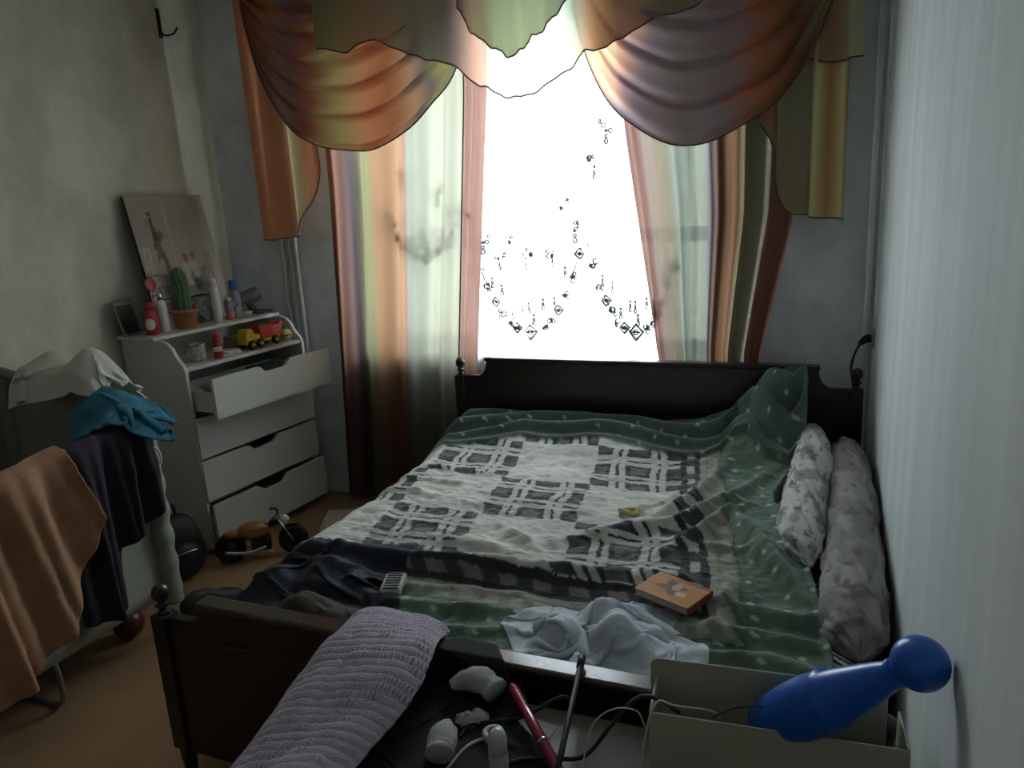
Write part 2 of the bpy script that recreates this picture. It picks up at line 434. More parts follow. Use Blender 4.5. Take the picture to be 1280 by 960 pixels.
def swag(name, label, top, hem, stops, nf, amp, y0=3.33, ztop=2.72, cat='swag', power=1.0, sd=0, nx=110, nt=130, parent=None, pip=True):
    """festoon: nested sagging folds between two gathered ends; hem is a list of (x, z)"""
    H = smooth_path([(x, 0, z) for x, z in hem], nx)
    s = np.linspace(0, 1, nx); t = np.linspace(0, 1, nt)
    S, Tt = np.meshgrid(s, t)
    xt = top[0] + (top[1] - top[0]) * S
    env = np.clip(np.sin(PI * np.clip(S, 0, 1)), 0, 1) ** .45
    zsag = ztop - H[:, 2][None, :]
    Tp = Tt ** power
    X = xt * (1 - Tp) + H[:, 0][None, :] * Tp
    Z = ztop - zsag * Tp
    ph = 2 * PI * nf * Tt + 1.6 * np.sin(2.2 * S + sd) + 1.2 * fbm(S * 4, Tt * 5, 3 + int(sd * 7))
    fade = sstep(1.0, .93, Tt)
    Y = y0 - amp * env * (np.sin(ph) + .45 * np.sin(2.1 * ph + 2 * S + sd)) * (.35 + .65 * fade) - .06 * env * np.sin(PI * Tt * .85)
    Z = Z - amp * .8 * env * np.cos(ph) * fade * Tt
    cols = stripes((S + .10 * (Tt - .5) + .025 * np.sin(ph)) % 1.0001, stops, .85)
    o = thing(name, label, cat)
    P = np.stack([X, Y, Z], -1)
    grid('cloth', P, m_swag, o, cols)
    if pip: MB().tube(P[-1][::2], .0035, 6).build('piping', m_piping, o)
    return o
SW = [(0, BROWN), (.10, RUST), (.20, VIOLET), (.30, BROWN), (.40, OLIVE), (.5, PEACH), (.58, RUST), (.66, PEACH), (.73, VIOLET), (.80, OLIVE), (.88, MINT), (1, CREAM)]  # darker first stripes also paint in the shade at the unlit wall end
swag('curtain_swag', 'draped peach and violet swag with curved folds on the dresser side of the window', (-2.72, -1.5),
     [(-2.74, 2.64), (-2.66, 2.30), (-2.52, 2.05), (-2.36, 1.94), (-2.18, 1.90), (-2.02, 1.895), (-1.83, 1.97), (-1.70, 2.07), (-1.59, 2.17), (-1.50, 2.36), (-1.44, 2.62)], SW, 6, .024, sd=.3)
SW2 = [(0, MINT), (.12, MINT), (.2, OLIVE), (.3, PEACH), (.38, VIOLET), (.52, (.45, .36, .36)), (.62, VIOLET), (.7, RUST), (.8, BROWN), (.9, OLIVE), (1, BROWN)]
swag('curtain_swag', 'draped olive and violet swag with curved folds near the corner pipe', (-1.02, .06),
     [(-1.06, 2.62), (-1.01, 2.36), (-.95, 2.16), (-.87, 2.0), (-.77, 1.90), (-.62, 1.81), (-.47, 1.80), (-.32, 1.86), (-.18, 1.95), (-.06, 2.14), (.03, 2.40), (.06, 2.62)], SW2, 6, .024, sd=1.7)

def tail(name, label, ztop, zfun, x0, x1, n, stops, y0=3.345, amp=.022, nx=90, nz=50):
    """hanging pleated side tail with a slanting hem"""
    S, Tt = np.meshgrid(np.linspace(0, 1, nx), np.linspace(0, 1, nz))
    X = x0 + (x1 - x0) * S
    zb = zfun(S)
    Z = ztop + (zb - ztop) * Tt
    Y = y0 + amp * np.sin(2 * PI * n * S + .5) * (.4 + .6 * Tt)
    o = thing(name, label, 'curtain tail')
    P = np.stack([X + .02 * np.sin(2 * PI * n * S) * Tt, Y, Z], -1)
    grid('cloth', P, m_tail, o, stripes(S, stops, 1.25))
    MB().tube(P[-1], .003, 6).build('piping', m_piping, o)
    return o
tail('curtain_tail', 'rust orange hanging tail of the valance beside the dresser', 2.72, lambda s: np.interp(s, [0, .1, .62, .68, .8, 1], [1.485, 1.48, 1.50, 1.56, 1.66, 1.93]), -2.80, -2.38, 2.5,
     [(0, RUST), (.3, RUST), (.5, BROWN), (.6, OLIVE), (.72, (.7, .62, .42)), (.8, RUST), (1, RUST)])
tail('curtain_tail', 'olive and amber hanging tail of the valance by the right corner', 2.72, lambda s: np.interp(s, [0, .18, .36, .4, 1], [1.86, 1.69, 1.52, 1.50, 1.47]), -.26, .06, 2.5,
     [(0, BROWN), (.2, (.4, .36, .25)), (.55, (.45, .42, .3)), (.7, OLIVE), (.8, (.62, .40, .18)), (.9, OLIVE), (1, BROWN)])
tail('curtain_tail', 'short pale green outer tail over the corner end of the rail', 2.72, lambda s: np.interp(s, [0, .5, 1], [2.08, 2.06, 2.07]), -.10, .105, 2, [(0, BROWN), (.5, (.5, .35, .25)), (.8, (.62, .66, .48)), (1, (.6, .62, .45))], y0=3.325, amp=.012)

def valance(name, label, hem, stops, npl, y0, amp=.012, nx=180, nz=24, material=None):
    H = smooth_path([(x, 0, z) for x, z in hem], nx)
    S, Tt = np.meshgrid(np.linspace(0, 1, nx), np.linspace(0, 1, nz))
    X = np.broadcast_to(H[:, 0][None, :], S.shape)
    hz = H[:, 2] + .007 * np.sin(2 * PI * npl * np.linspace(0, 1, nx) * 1.5) + .0025 * np.sin(2 * PI * npl * np.linspace(0, 1, nx) * 3.3)
    Z = 2.73 + (hz[None, :] - 2.73) * Tt
    Y = y0 + amp * np.sin(2 * PI * npl * S) * (.4 + .6 * Tt)
    o = thing(name, label, 'valance')
    P = np.stack([X, Y, Z], -1)
    grid('cloth', P, material or m_sheer, o, stripes(S, stops))
    MB().tube(P[-1], .0035, 6).build('piping', m_piping, o)
GREEN = (.72, .74, .58)
valance('curtain_valance', 'wide gauzy valance with dark wavy hem reaching across both swags',
        [(-2.26, 2.36), (-2.10, 2.335), (-1.92, 2.355), (-1.75, 2.27), (-1.60, 2.23), (-1.45, 2.13), (-1.36, 2.08), (-1.25, 2.045), (-1.13, 2.08), (-1.00, 2.15), (-.93, 2.20), (-.83, 2.21), (-.70, 2.27), (-.51, 2.31), (-.40, 2.36)],
        [(0, GREEN), (.2, MINT), (.3, (.6, .5, .5)), (.36, PEACH), (.45, MINT), (.52, (.88, .9, .84)), (.64, MINT), (.72, PEACH), (.8, (.6, .48, .44)), (1, OLIVE)], 7, 3.245)
valance('curtain_valance', 'short olive green valance with pointed dark hem over the middle of the window',
        [(-1.50, 2.43), (-1.43, 2.32), (-1.34, 2.255), (-1.262, 2.21), (-1.19, 2.25), (-1.13, 2.29), (-1.06, 2.34), (-.98, 2.42), (-.90, 2.44)],
        [(0, (.55, .5, .5)), (.15, GREEN), (.5, (.80, .82, .58)), (.85, GREEN), (1, BROWN)], 5, 3.21)

# ================================================================== BED
m_walnut = mat('dark_walnut', (0.020, 0.012, 0.010), 0.34, var=0.25, vscale=5, stretch=(1, 8, 8), coat=0.15)
m_edge = mat('glare_varnish', (0.075, 0.055, 0.042), 0.22, var=0.2, vscale=10, coat=0.4)  # cap rail lighter than the walnut, part of its glare put in the colour
bed = thing('double_bed', 'dark varnished wooden double bed with turned posts under the window', 'bed', (0, 0, 0))
BX0, BX1 = -1.665, 0.165
def board(name, y0, y1, z0, zs, zt, parent):
    """panel with a raised middle and scooped shoulders"""
    sh = .155
    pts = [(BX0 + .03, z0), (BX1 - .03, z0), (BX1 - .03, zs), (BX1 - .03 - .09, zs)]
    pts += [(BX1 - .12 - .05 * math.sin(a), zs + (zt - zs) * (1 - math.cos(a))) for a in np.linspace(0.1, PI / 2, 6)]
    pts += [(BX1 - .18, zt), (BX0 + .18, zt)]
    pts += [(BX0 + .12 + .05 * math.sin(a), zs + (zt - zs) * (1 - math.cos(a))) for a in np.linspace(PI / 2, 0.1, 6)]
    pts += [(BX0 + .12, zs), (BX0 + .03, zs)]
    return MB().prism(pts, lambda x, z: (x, y0, z), lambda x, z: (x, y1, z)).build(name, m_walnut, parent, smooth=False, bevel=.004)
hb = board('headboard', 3.262, 3.29, .25, .80, .875, bed)
bx('cap_rail', BX0 + .165, BX1 - .165, 3.25, 3.302, .873, .893, m_walnut, hb, bevel=.006)
fb = board('footboard', 1.345, 1.375, .15, .575, .625, bed)
bx('cap_rail', BX0 + .165, BX1 - .165, 1.335, 1.388, .623, .640, m_edge, fb, bevel=.006)
def post(x, y, zt):
    p = MB()
    w = .026
    p.box(x - w, x + w, y - w, y + w, .16, zt)
    p.lathe([(.010, .0), (.016, .02), (.018, .08), (.024, .16)], 14, (x, y, 0))
    o = p.build('post', m_walnut, bed, smooth=False, bevel=.004)
    MB().lathe([(.02, 0), (.012, .008), (.010, .016), (.020, .024), (.012, .032), (.011, .036), (.020, .044), (.024, .058), (.021, .072), (.012, .082), (.002, .086)], 18, (x, y, zt)).build('finial', m_walnut, o)
for x in (BX0 + .026, BX1 - .026):
    post(x, 3.276, .80); post(x, 1.36, .578)
for x in (BX0 + .01, BX1 - .035):
    bx('side_rail', x, x + .025, 1.376, 3.262, .22, .38, m_walnut, bed)
bx('slat_base', BX0 + .036, BX1 - .036, 1.38, 3.255, .30, .33, m_walnut, bed)
m_matt = mat('mattress_ticking', (0.45, 0.43, 0.38), 0.9, var=0.1)
tag(bx('mattress', BX0 + .135, BX1 - .04, 1.39, 3.25, .33, .47, m_matt, None, bevel=.04), 'thick pale mattress lying in the dark double bed', 'mattress')

# zebra-striped sheet showing at the wall side
def bed_h(x, y):
    """height of the made-up bed under the blanket"""
    h = .505 + .075 * sstep(2.75, 3.12, y) - .03 * sstep(3.16, 3.26, y)
    h = h + .05 * sstep(-.55, -.15, x) * sstep(1.8, 2.4, y)
    h = h + .10 * sstep(-.5, -.12, x) * sstep(2.85, 3.15, y)
    h = h + .03 * (fbm(x * 2.5, y * 2.5, 5) - .5)
    return h
m_zebra = mat('zebra_sheet', attr=True, rough=0.85, var=0.1)
S, Tt = np.meshgrid(np.linspace(-.06, .150, 120), np.linspace(1.395, 2.5, 320))
Zs = .478 + .045 * sstep(-.05, .06, S) - .10 * sstep(.09, .15, S) + .008 * np.sin(9 * Tt)
wv = np.sin(2 * PI * (Tt * 38 + S * 26 + 1.6 * fbm(S * 26, Tt * 16, 8)))
zc = np.where((wv > 0)[..., None], np.array((.62, .62, .58)), np.array((.02, .02, .025)))
tag(grid('bed_sheet', np.stack([S, Tt, Zs], -1), m_zebra, None, zc, solid=.004), 'black and white zebra striped sheet showing along the wall side of the bed', 'sheet')

# ---- the blanket
def blanket():
    NU, NV = 420, 440
    y = np.linspace(1.402, 3.235, NV)
    u = np.linspace(0, 1, NU)
    U, Y = np.meshgrid(u, y)
    # right edge runs up the bed, bitten back where the duvet shows
    xr = interp(Y[:, :1], [(1.40, .085), (1.62, .07), (1.88, .045), (2.05, .02), (2.18, -.01), (2.40, -.07), (2.52, -.115), (2.62, -.125), (2.75, -.10), (2.92, -.06), (3.05, -.04), (3.24, -.045)])
    xe = -1.535 + .012 * np.sin(6 * Y)            # edge of the mattress
    hang = .14 + .02 * np.sin(5 * Y) + .05 * sstep(2.2, 1.6, Y)
    Lt = (xr - xe) + hang
    sd = U * Lt - hang                            # arc length from the mattress edge, negative = overhang
    X = xe + np.maximum(sd, 0)
    r = .045
    over = np.maximum(-sd, 0)
    ang = np.clip(over / r, 0, PI / 2)
    X = np.where(sd < 0, xe - r * np.sin(ang), X)
    Z0 = bed_h(np.maximum(X, xe), Y)
    Z = Z0 - np.where(sd < 0, r * (1 - np.cos(ang)) + np.maximum(over - r * PI / 2, 0), 0)
    # ----- folds
    Xc = xe + sd                                   # unrolled cloth position
    wx = Xc + .05 * (fbm(Xc * 3, Y * 3, 21) - .5); wy = Y + .05 * (fbm(Xc * 3, Y * 3, 22) - .5)
    lift = np.zeros_like(X)
    def ridge(pts, w, h, sharp=1.0, taper=True):
        d, s, p = seg_dist(wx, wy, pts)
        e = np.sin(PI * np.clip(p, 0.02, .98)) ** .5 if taper else 1
        return h * e * np.exp(-(d / w) ** 2 * sharp)
    for pts, w, h in (
        ([(-1.62, 1.86), (-1.45, 1.83), (-1.1, 1.86), (-.85, 1.89), (-.6, 1.93), (-.35, 1.98)], .030, .028),
        ([(-1.3, 2.02), (-1.0, 2.0), (-.75, 1.96)], .03, .016),
        ([(-1.0, 2.17), (-.85, 2.07), (-.78, 2.0)], .025, .018),
        ([(-.75, 2.10), (-.5, 2.28), (-.38, 2.55), (-.30, 2.95)], .028, .026),
        ([(-.62, 2.16), (-.40, 2.30), (-.25, 2.55), (-.14, 2.85)], .026, .030),
        ([(-.42, 2.10), (-.30, 2.30), (-.20, 2.50)], .022, .028),
        ([(-.26, 2.42), (-.16, 2.25), (-.06, 2.05), (.02, 1.9)], .030, .040),
        ([(-.30, 2.2), (-.16, 2.17), (-.04, 2.0)], .022, .016),
        ([(-.62, 2.36), (-.5, 2.45), (-.42, 2.62)], .02, .014),
        ([(-1.55, 2.62), (-1.3, 2.63), (-1.12, 2.58)], .022, .013),
        ([(-1.6, 2.50), (-1.35, 2.46), (-1.2, 2.47)], .020, .012),
        ([(-1.62, 2.34), (-1.4, 2.36), (-1.3, 2.33)], .02, .010),
        ([(-.35, 1.90), (-.15, 1.86), (.06, 1.88)], .03, .026),
        ([(-.30, 1.78), (-.12, 1.76), (.07, 1.74)], .028, .026),
        ([(-.34, 1.66), (-.1, 1.66), (.07, 1.62)], .028, .024),
        ([(-.26, 1.56), (-.05, 1.53), (.08, 1.55)], .025, .020),
        ([(-.22, 2.02), (-.2, 1.85), (-.24, 1.68)], .025, .018),
        ([(-1.5, 1.74), (-1.1, 1.76), (-.7, 1.80)], .022, .012),
        ([(-1.4, 1.64), (-1.0, 1.68), (-.6, 1.70)], .024, .014),
        ([(-1.3, 1.55), (-.9, 1.58), (-.65, 1.62)], .022, .012),
        ([(-1.1, 1.48), (-.6, 1.50), (-.3, 1.52)], .022, .012)):
        lift = lift + ridge(pts, w, h)
    lift = lift * 1.35 + .030 * sstep(1.80, 1.90, Y + .04 * np.sin(3 * X)) * sstep(-.2, -.45, X)
    a = wx * .5 + wy
    lift = lift + .020 * np.abs(fbm(wx * 4, wy * 10, 31) - .5) + .014 * (fbm(wx * 14, wy * 22, 32, 3) - .5) + .006 * (fbm(wx * 40, wy * 50, 33, 2) - .5)
    # ----- turned-back band at the head: a second layer with its own wavy edge
    ye = interp(X, [(-1.80, 2.86), (-1.66, 2.86), (-1.35, 2.90), (-1.22, 2.97), (-.9, 2.98), (-.7, 2.97), (-.55, 2.93), (-.42, 2.90), (-.36, 2.92), (-.31, 3.0), (-.26, 3.0), (-.18, 2.92), (-.10, 2.89), (-.05, 2.95), (0, 2.98)])
    ye = ye + .012 * np.sin(13 * X)
    band = sstep(-.006, .008, Y - ye)
    edge_roll = np.exp(-((Y - ye - .014) / .014) ** 2) * .010
    bandfold = .034 * np.sin(2 * PI * ((Y - ye) / .115 + .35 * np.sin(3.2 * X + 1) + .25 * X)) * sstep(.02, .08, Y - ye)
    flap = .11 * sstep(-.36, -.16, X) * sstep(2.95, 3.2, Y)
    lift = lift * (1 - .7 * band) + band * (.026 + edge_roll + bandfold + flap)
    # hem roll on the right edge
    dr = xr - X
    lift = lift + .012 * np.exp(-((dr - .014) / .012) ** 2) - .05 * sstep(.012, -.001, dr)
    sidew = np.clip(over / .06, 0, 1)
    Z = Z + lift * (1 - sidew) + .02
    X = X - sidew * (lift * .8 + .014 * np.sin(22 * Y + 2 * np.sin(5 * Y)))
    # ----- woven pattern, in cloth coordinates
    px = Xc + .035 * (fbm(Xc * 3.2, Y * 3.2, 41) - .5) + .02 * lift / .03
    py = Y + .045 * (fbm(Xc * 3.2 + 9, Y * 3.2, 42) - .5) + .5 * lift
    px = px + .16 * (py - 2.44)
    cell = .345
    gx = (px + 1.09) / cell; gy = (py - 2.27) / cell
    par = (np.floor(gx) + np.floor(gy)) % 2
    fx = gx - np.floor(gx); fy = gy - np.floor(gy)
    dark = np.array((.030, .032, .034)); mid = np.array((.125, .13, .115)); light = np.array((.50, .50, .45)); creamc = np.array((.56, .55, .49)); tan = np.array((.34, .33, .26))
    green = np.array((.13, .20, .145)); dgreen = np.array((.05, .078, .064)); dot = np.array((.50, .54, .46))
    def sel(mask, a, b): return np.where(mask[..., None], a, b)
    blot = fbm(px * 14, py * 14, 51)
    crm = creamc * (.86 + .28 * blot[..., None])
    def bars(f):
        a = (np.abs(f - .24) < .036) | (np.abs(f - .345) < .036); b = (np.abs(f - .70) < .036) | (np.abs(f - .805) < .036)
        return a | b
    def gaps(f): return (np.abs(f - .305) < .012) | (np.abs(f - .755) < .012) | (np.abs(np.abs(f - .305) - .118) < .014) | (np.abs(np.abs(f - .755) - .118) < .014)
    bx_, by_ = bars(fx), bars(fy)
    sq = (np.abs(fx - .53) < .10) & (np.abs(fy - .53) < .10) | (np.abs(fx - .53) < .09) & (np.abs(fy - .02) < .12) | (np.abs(fx - .02) < .12) & (np.abs(fy - .53) < .09)
    plaid = sel(sq, mid, np.broadcast_to(dark * 1.9, crm.shape))
    plaid = sel((fx < .12) | (fx > .93), mid * .75, plaid)
    plaid = sel(bx_ | by_, light, plaid)
    plaid = sel((gaps(fx) & ~by_) | (gaps(fy) & ~bx_), dark, plaid)
    plaid = plaid * (.85 + .3 * blot[..., None])
    col = sel(par < .5, plaid, crm)
    # cream squares carry a faint pale figure
    fig = (np.hypot(fx - .5, (fy - .5) * 1.1) + .25 * (blot - .5)) < .30
    col = sel((par > .5) & fig, crm * 1.08, col)
    # frame lines and border
    eR = (px - (-.40)) * 1.5; eB = (1.92 - py) * 1.12
    e = np.maximum(eR, eB)
    col = sel(e > 0, dark * 1.2, col)
    along = np.where(eR > eB, py, px)
    chk = (np.floor(along / .055) % 2) > .5
    col = sel((e > .035) & (e < .075), sel(chk, np.where((eR > eB)[..., None], light * .95, light * .42), np.broadcast_to(dark * 2, crm.shape)), col)
    col = sel((e > .105) & (e < .135), tan, col)
    tb = (e > .135) & (e < .215)
    k2 = (np.abs((along / .075) % 1 - .5) < .27) & (np.abs(e - .175) < .026)
    col = sel(tb, sel(k2, light * .7, np.broadcast_to(tan * .75, crm.shape)), col)
    gfac = sstep(.20, .24, e)[..., None]
    qx = px / .088; qy = py / .088 + .5 * (np.floor(qx) % 2)
    jx = qx - np.floor(qx) - .5 + .3 * (_hash(np.floor(qx), np.floor(qy), 5) - .5); jy = qy - np.floor(qy) - .5 + .3 * (_hash(np.floor(qx), np.floor(qy), 6) - .5)
    dots = np.clip((.125 - np.hypot(jx * 1.0, jy * 1.25)) / .03, 0, 1)[..., None]
    gc = (green * (.75 + .5 * fbm(px * 6, py * 6, 61))[..., None]) * (1 - dots) + dot * dots
    col = col * (1 - gfac) + gc * gfac
    # back of the cloth on the turned-down band
    bd = np.clip((.115 - np.hypot(jx, jy * 1.2)) / .03, 0, 1)[..., None]
    bc = dgreen * (1.1 + .9 * fbm(px * 5, py * 9, 71))[..., None] * (1 - bd) + dot * .8 * bd
    hemc = np.exp(-((Y - ye - .008) / .007) ** 2)[..., None]
    bc = bc * (1 - hemc * .5) + np.array((.10, .13, .11)) * hemc * .5
    col = col * (1 - band[..., None]) + bc * band[..., None]
    hr = np.exp(-((dr - .010) / .010) ** 2)[..., None]
    col = col * (1 - hr * .7) + np.array((.13, .18, .14)) * hr * .7
    m = mat('plush_blanket', attr=True, rough=0.9, var=0.12, vscale=30, bump=0.35, bscale=220, sheen=0.25, spec=.2)
    o = grid('blanket', np.stack([X, Y, Z], -1), m, None, col)
    tag(o, 'plush patchwork blanket with plaid squares and green polka dot border on the bed', 'blanket')
    return X, Y, Z
BLX, BLY, BLZ = blanket()
def blanket_z(x, y):
    """height of the finished blanket at a place (nearest sample)"""
    j = int(np.argmin(np.abs(BLY[:, 0] - y))); i = int(np.argmin(np.abs(BLX[j] - x)))
    return float(BLZ[j, i])
def blanket_hf(X, Y):
    j = np.clip(np.round((Y - 1.402) / (3.235 - 1.402) * (BLY.shape[0] - 1)).astype(int), 0, BLY.shape[0] - 1)
    x0 = BLX[j, 90]; x1 = BLX[j, -1]
    i = np.clip(np.round(90 + (X - x0) / (x1 - x0) * (BLX.shape[1] - 91)).astype(int), 0, BLX.shape[1] - 1)
    return BLZ[j, i]

# white duvet roll and floral bolster between blanket and wall
def roll(name, label, cat, path, rad_, material, flat=1.0, seed=0, wr=.012, colf=None, n=64, m=120):
    P = smooth_path(path, m)
    Rr = np.interp(np.linspace(0, 1, m), np.linspace(0, 1, len(rad_)), rad_)
    T = np.gradient(P, axis=0); T /= np.linalg.norm(T, axis=1)[:, None]
    A = np.cross(T, [0, 0, 1.0]); A /= np.linalg.norm(A, axis=1)[:, None]; B = np.cross(A, T)
    th = np.linspace(0, 2 * PI, n, endpoint=False); TH, J = np.meshgrid(th, np.arange(m))
    s = J / m * np.linalg.norm(P[-1] - P[0])
    nz = wr * (1.6 * np.abs(fbm(np.cos(TH) * 1.6 + 5 + s * 9, np.sin(TH) * 1.6 + s * 3, seed) - .5) * 2 - .4 + .6 * (fbm(np.cos(TH) * 4 + s * 26, np.sin(TH) * 4 + 3, seed + 1, 3) - .5))
    RR = Rr[:, None] + nz * np.minimum(1, Rr[:, None] / .03)
    V = P[:, None, :] + RR[..., None] * (np.cos(TH)[..., None] * A[:, None, :] + flat * np.sin(TH)[..., None] * B[:, None, :])
    cols = colf(s, TH).reshape(-1, 3) if colf is not None else None
    F = grid_faces(m, n, wrap=True) + [tuple(range(n)), tuple(range((m - 1) * n, m * n))[::-1]]
    return tag(make(name, V.reshape(-1, 3), F, material, None, cols), label, cat)
m_duvet = mat('duvet_cotton', attr=True, rough=0.85, var=0.05, bump=0.1, bscale=120)
def duvet_col(s, th):
    f1 = fbm(s * 16, th * 1.6, 81); f2 = fbm(s * 30, th * 3, 83)
    c = np.broadcast_to(np.array((.55, .55, .53)), s.shape + (3,))
    c = np.where((f1 > .60)[..., None], np.array((.30, .30, .29)), c)
    return np.where(((f2 > .68) & (f1 > .45))[..., None], np.array((.16, .17, .16)), c)
roll('duvet', 'rolled white duvet with grey leaf print beside the green blanket edge', 'duvet', [(-.04, 3.18, .66), (-.015, 3.0, .65), (-.015, 2.75, .62), (-.035, 2.5, .60), (-.03, 2.25, .585), (-.005, 2.12, .565)],
     [.004, .045, .060, .067, .07, .07, .068, .062, .045, .004], m_duvet, .95, 91, .014, duvet_col)
m_bolster = mat('bolster_print', attr=True, rough=0.85, var=0.06, bump=0.1, bscale=120)
def bol_col(s, th):
    f1 = fbm(s * 11 + 2, th * 1.5, 85); f2 = fbm(s * 22, th * 3, 86)
    c = np.broadcast_to(np.array((.24, .225, .215)), s.shape + (3,))
    c = np.where((f1 > .55)[..., None], np.array((.33, .31, .30)), c)
    return np.where((f2 > .66)[..., None], np.array((.15, .14, .14)), c)
roll('bolster_pillow', 'long taupe floral bolster pillow wedged against the right wall', 'pillow', [(.105, 3.18, .60), (.105, 3.0, .60), (.11, 2.7, .59), (.108, 2.4, .575), (.105, 2.1, .565), (.10, 1.85, .555), (.11, 1.72, .545)],
     [.004, .05, .068, .074, .076, .078, .08, .082, .08, .062, .004], m_bolster, 1.05, 95, .014, bol_col)

# ================================================================== THINGS ON THE BED
def wad(center, w, h, n, hf, squash=(.55, .55), seed=1, lift=.12, steps=110, thick=.004, rot=0.0, iters=8, extra=None):
    """a cloth scrunched together and dropped on a height field"""
    r = np.random.default_rng(seed)
    nx = int(n * w / max(w, h)); ny = int(n * h / max(w, h))
    gx, gy = np.meshgrid(np.linspace(-.5, .5, nx), np.linspace(-.5, .5, ny))
    X = gx * w * squash[0]; Y = gy * h * squash[1]
    X = X + .035 * w * np.sin(gy * 9 + seed) + .06 * w * (fbm(gx * 4, gy * 4, seed + 3) - .5); Y = Y + .06 * h * (fbm(gx * 4, gy * 4, seed + 4) - .5)
    Z = lift * (fbm(gx * 5, gy * 5, seed + 5) * 1.2) + lift * .4 * np.exp(-(gx ** 2 + gy ** 2) / .06)
    ca, sa = math.cos(rot), math.sin(rot)
    P = np.stack([center[0] + ca * X - sa * Y, center[1] + sa * X + ca * Y, center[2] + Z], -1)
    def col(Pp):
        g = hf(Pp[..., 0], Pp[..., 1]) + thick
        hit = Pp[..., 2] < g
        Pp = Pp.copy(); Pp[..., 2] = np.where(hit, g, Pp[..., 2])
        if extra: Pp, h2 = extra(Pp); hit = hit | h2
        return Pp, hit
    return cloth(P, w / (nx - 1), h / (ny - 1), col, steps=steps, iters=iters)
m_babyblue = mat('pale_blue_cotton', (0.58, 0.64, 0.69), 0.85, var=0.06, bump=0.1, bscale=150)
def bumpy(*lumps):
    def f(x, y):
        h = blanket_hf(x, y)
        e = 0
        for (cx, cy, r, a) in lumps: e = np.maximum(e, a * np.exp(-((x - cx) ** 2 + (y - cy) ** 2) / r ** 2))
        return h + e
    return f
P = wad((-.49, 1.62, .70), .70, .60, 78, bumpy((-.43, 1.60, .075, .115), (-.58, 1.60, .06, .075), (-.50, 1.72, .045, .085)), (.47, .42), seed=3, lift=.26, rot=.3, steps=130)
tag(grid('baby_shirt', P, m_babyblue, None, solid=.004, sub=1), 'crumpled pale blue baby shirt lying on the green blanket edge', 'shirt')

m_navy = mat('navy_cloth', (0.012, 0.016, 0.030), 0.8, var=0.2, bump=0.15, bscale=150)
m_darkbrown = mat('brown_cloth', (0.055, 0.042, 0.028), 0.85, var=0.2, bump=0.15, bscale=150)
P = wad((-1.40, 1.68, .68), .66, .52, 60, bumpy((-1.36, 1.72, .10, .07), (-1.5, 1.66, .08, .06), (-1.25, 1.70, .06, .045)), (.66, .60), seed=11, lift=.18, rot=.35)
tag(grid('trousers', P, m_navy, None, solid=.005, sub=1), 'dark navy trousers heaped on the foot corner of the bed', 'trousers')
P = wad((-1.28, 1.50, .64), .42, .30, 48, bumpy((-1.30, 1.52, .08, .07), (-1.18, 1.50, .06, .05)), (.72, .62), seed=17, lift=.14, rot=.2)
tag(grid('jacket', P, m_darkbrown, None, solid=.005, sub=1), 'dark brown jacket crumpled behind the footboard', 'jacket')
m_tape = mat('striped_cuff', (0.42, 0.42, 0.38), 0.8, var=0.05)
m_tape_d = mat('striped_cuff_dark', (0.06, 0.06, 0.06), 0.8, var=0.05)
zc_ = blanket_z(-1.13, 1.72)
cuff = thing('knitted_cuff', 'small white ribbed cuff with dark stripes at the edge of the heaped trousers', 'cuff', (-1.13, 1.72, zc_ + .012), 1.9)
MB().prism([(-.055, 0), (.055, 0), (.055, .016), (.045, .022), (-.045, .022), (-.055, .016)], lambda a, b: (a, -.03, b), lambda a, b: (a, .03, b)).build('cloth', m_tape, cuff, smooth=False, bevel=.004)
for k in range(7):
    bx('stripe', -.048 + k * .015, -.042 + k * .015, -.022, .022, .0215, .024, m_tape_d, cuff, bevel=0)

# book
m_cover = mat('book_cover', attr=True, rough=0.65, var=0.06)
m_pages = mat('book_pages', (0.42, 0.38, 0.30), 0.9, var=0.08, vscale=40, stretch=(1, 1, 30))
m_spine = mat('book_spine', (0.26, 0.045, 0.02), 0.4, var=0.08)
bw, bh, bt = .168, .122, .022
zb = max(blanket_z(-.345 + a, 1.87 + b) for a in (-.07, 0, .07) for b in (-.05, 0, .05))
book = thing('book', 'thick orange paperback with a brown star splash on its cover lying on the bed', 'book', (-.345, 1.868, zb + .002), rad(-24))
bx('pages', -bw / 2 + .003, bw / 2 - .003, -bh / 2 + .003, bh / 2 - .002, .0015, bt - .0015, m_pages, book, bevel=0)
bx('back_cover', -bw / 2, bw / 2, -bh / 2, bh / 2, 0, .0015, m_spine, book, bevel=0)
gx, gy = np.meshgrid(np.linspace(-.5, .5, 90), np.linspace(-.5, .5, 66))
c = np.broadcast_to(np.array((.48, .19, .035)), gx.shape + (3,)).copy() * (.8 + .4 * fbm(gx * 5, gy * 5, 5))[..., None]
th = np.arctan2(gy - .05, gx + .05); rr = np.hypot(gx + .05, (gy - .05) * .8)
c[rr < .20 + .09 * np.sign(np.sin(4 * th)) * np.abs(np.sin(4 * th)) ** 2] = (.16, .055, .015)
c[(np.hypot((gx - .02) * 2.2, gy - .12) < .16)] = (.50, .30, .20)
c[(np.hypot(gx - .18, (gy + .1)) < .09)] = (.62, .42, .26)
c[(np.hypot(gx - .19, (gy + .1)) < .015)] = (.05, .03, .02)
c[(gy > .38) & (gx > -.1)] = (.27, .06, .02)
grid('front_cover', np.stack([gx * bw, gy * bh, np.full_like(gx, bt)], -1), m_cover, book, c, solid=.0015)
bx('spine', bw / 2 - .0015, bw / 2 + .0005, -bh / 2, bh / 2, .0016, bt - .0016, m_spine, book, bevel=0)

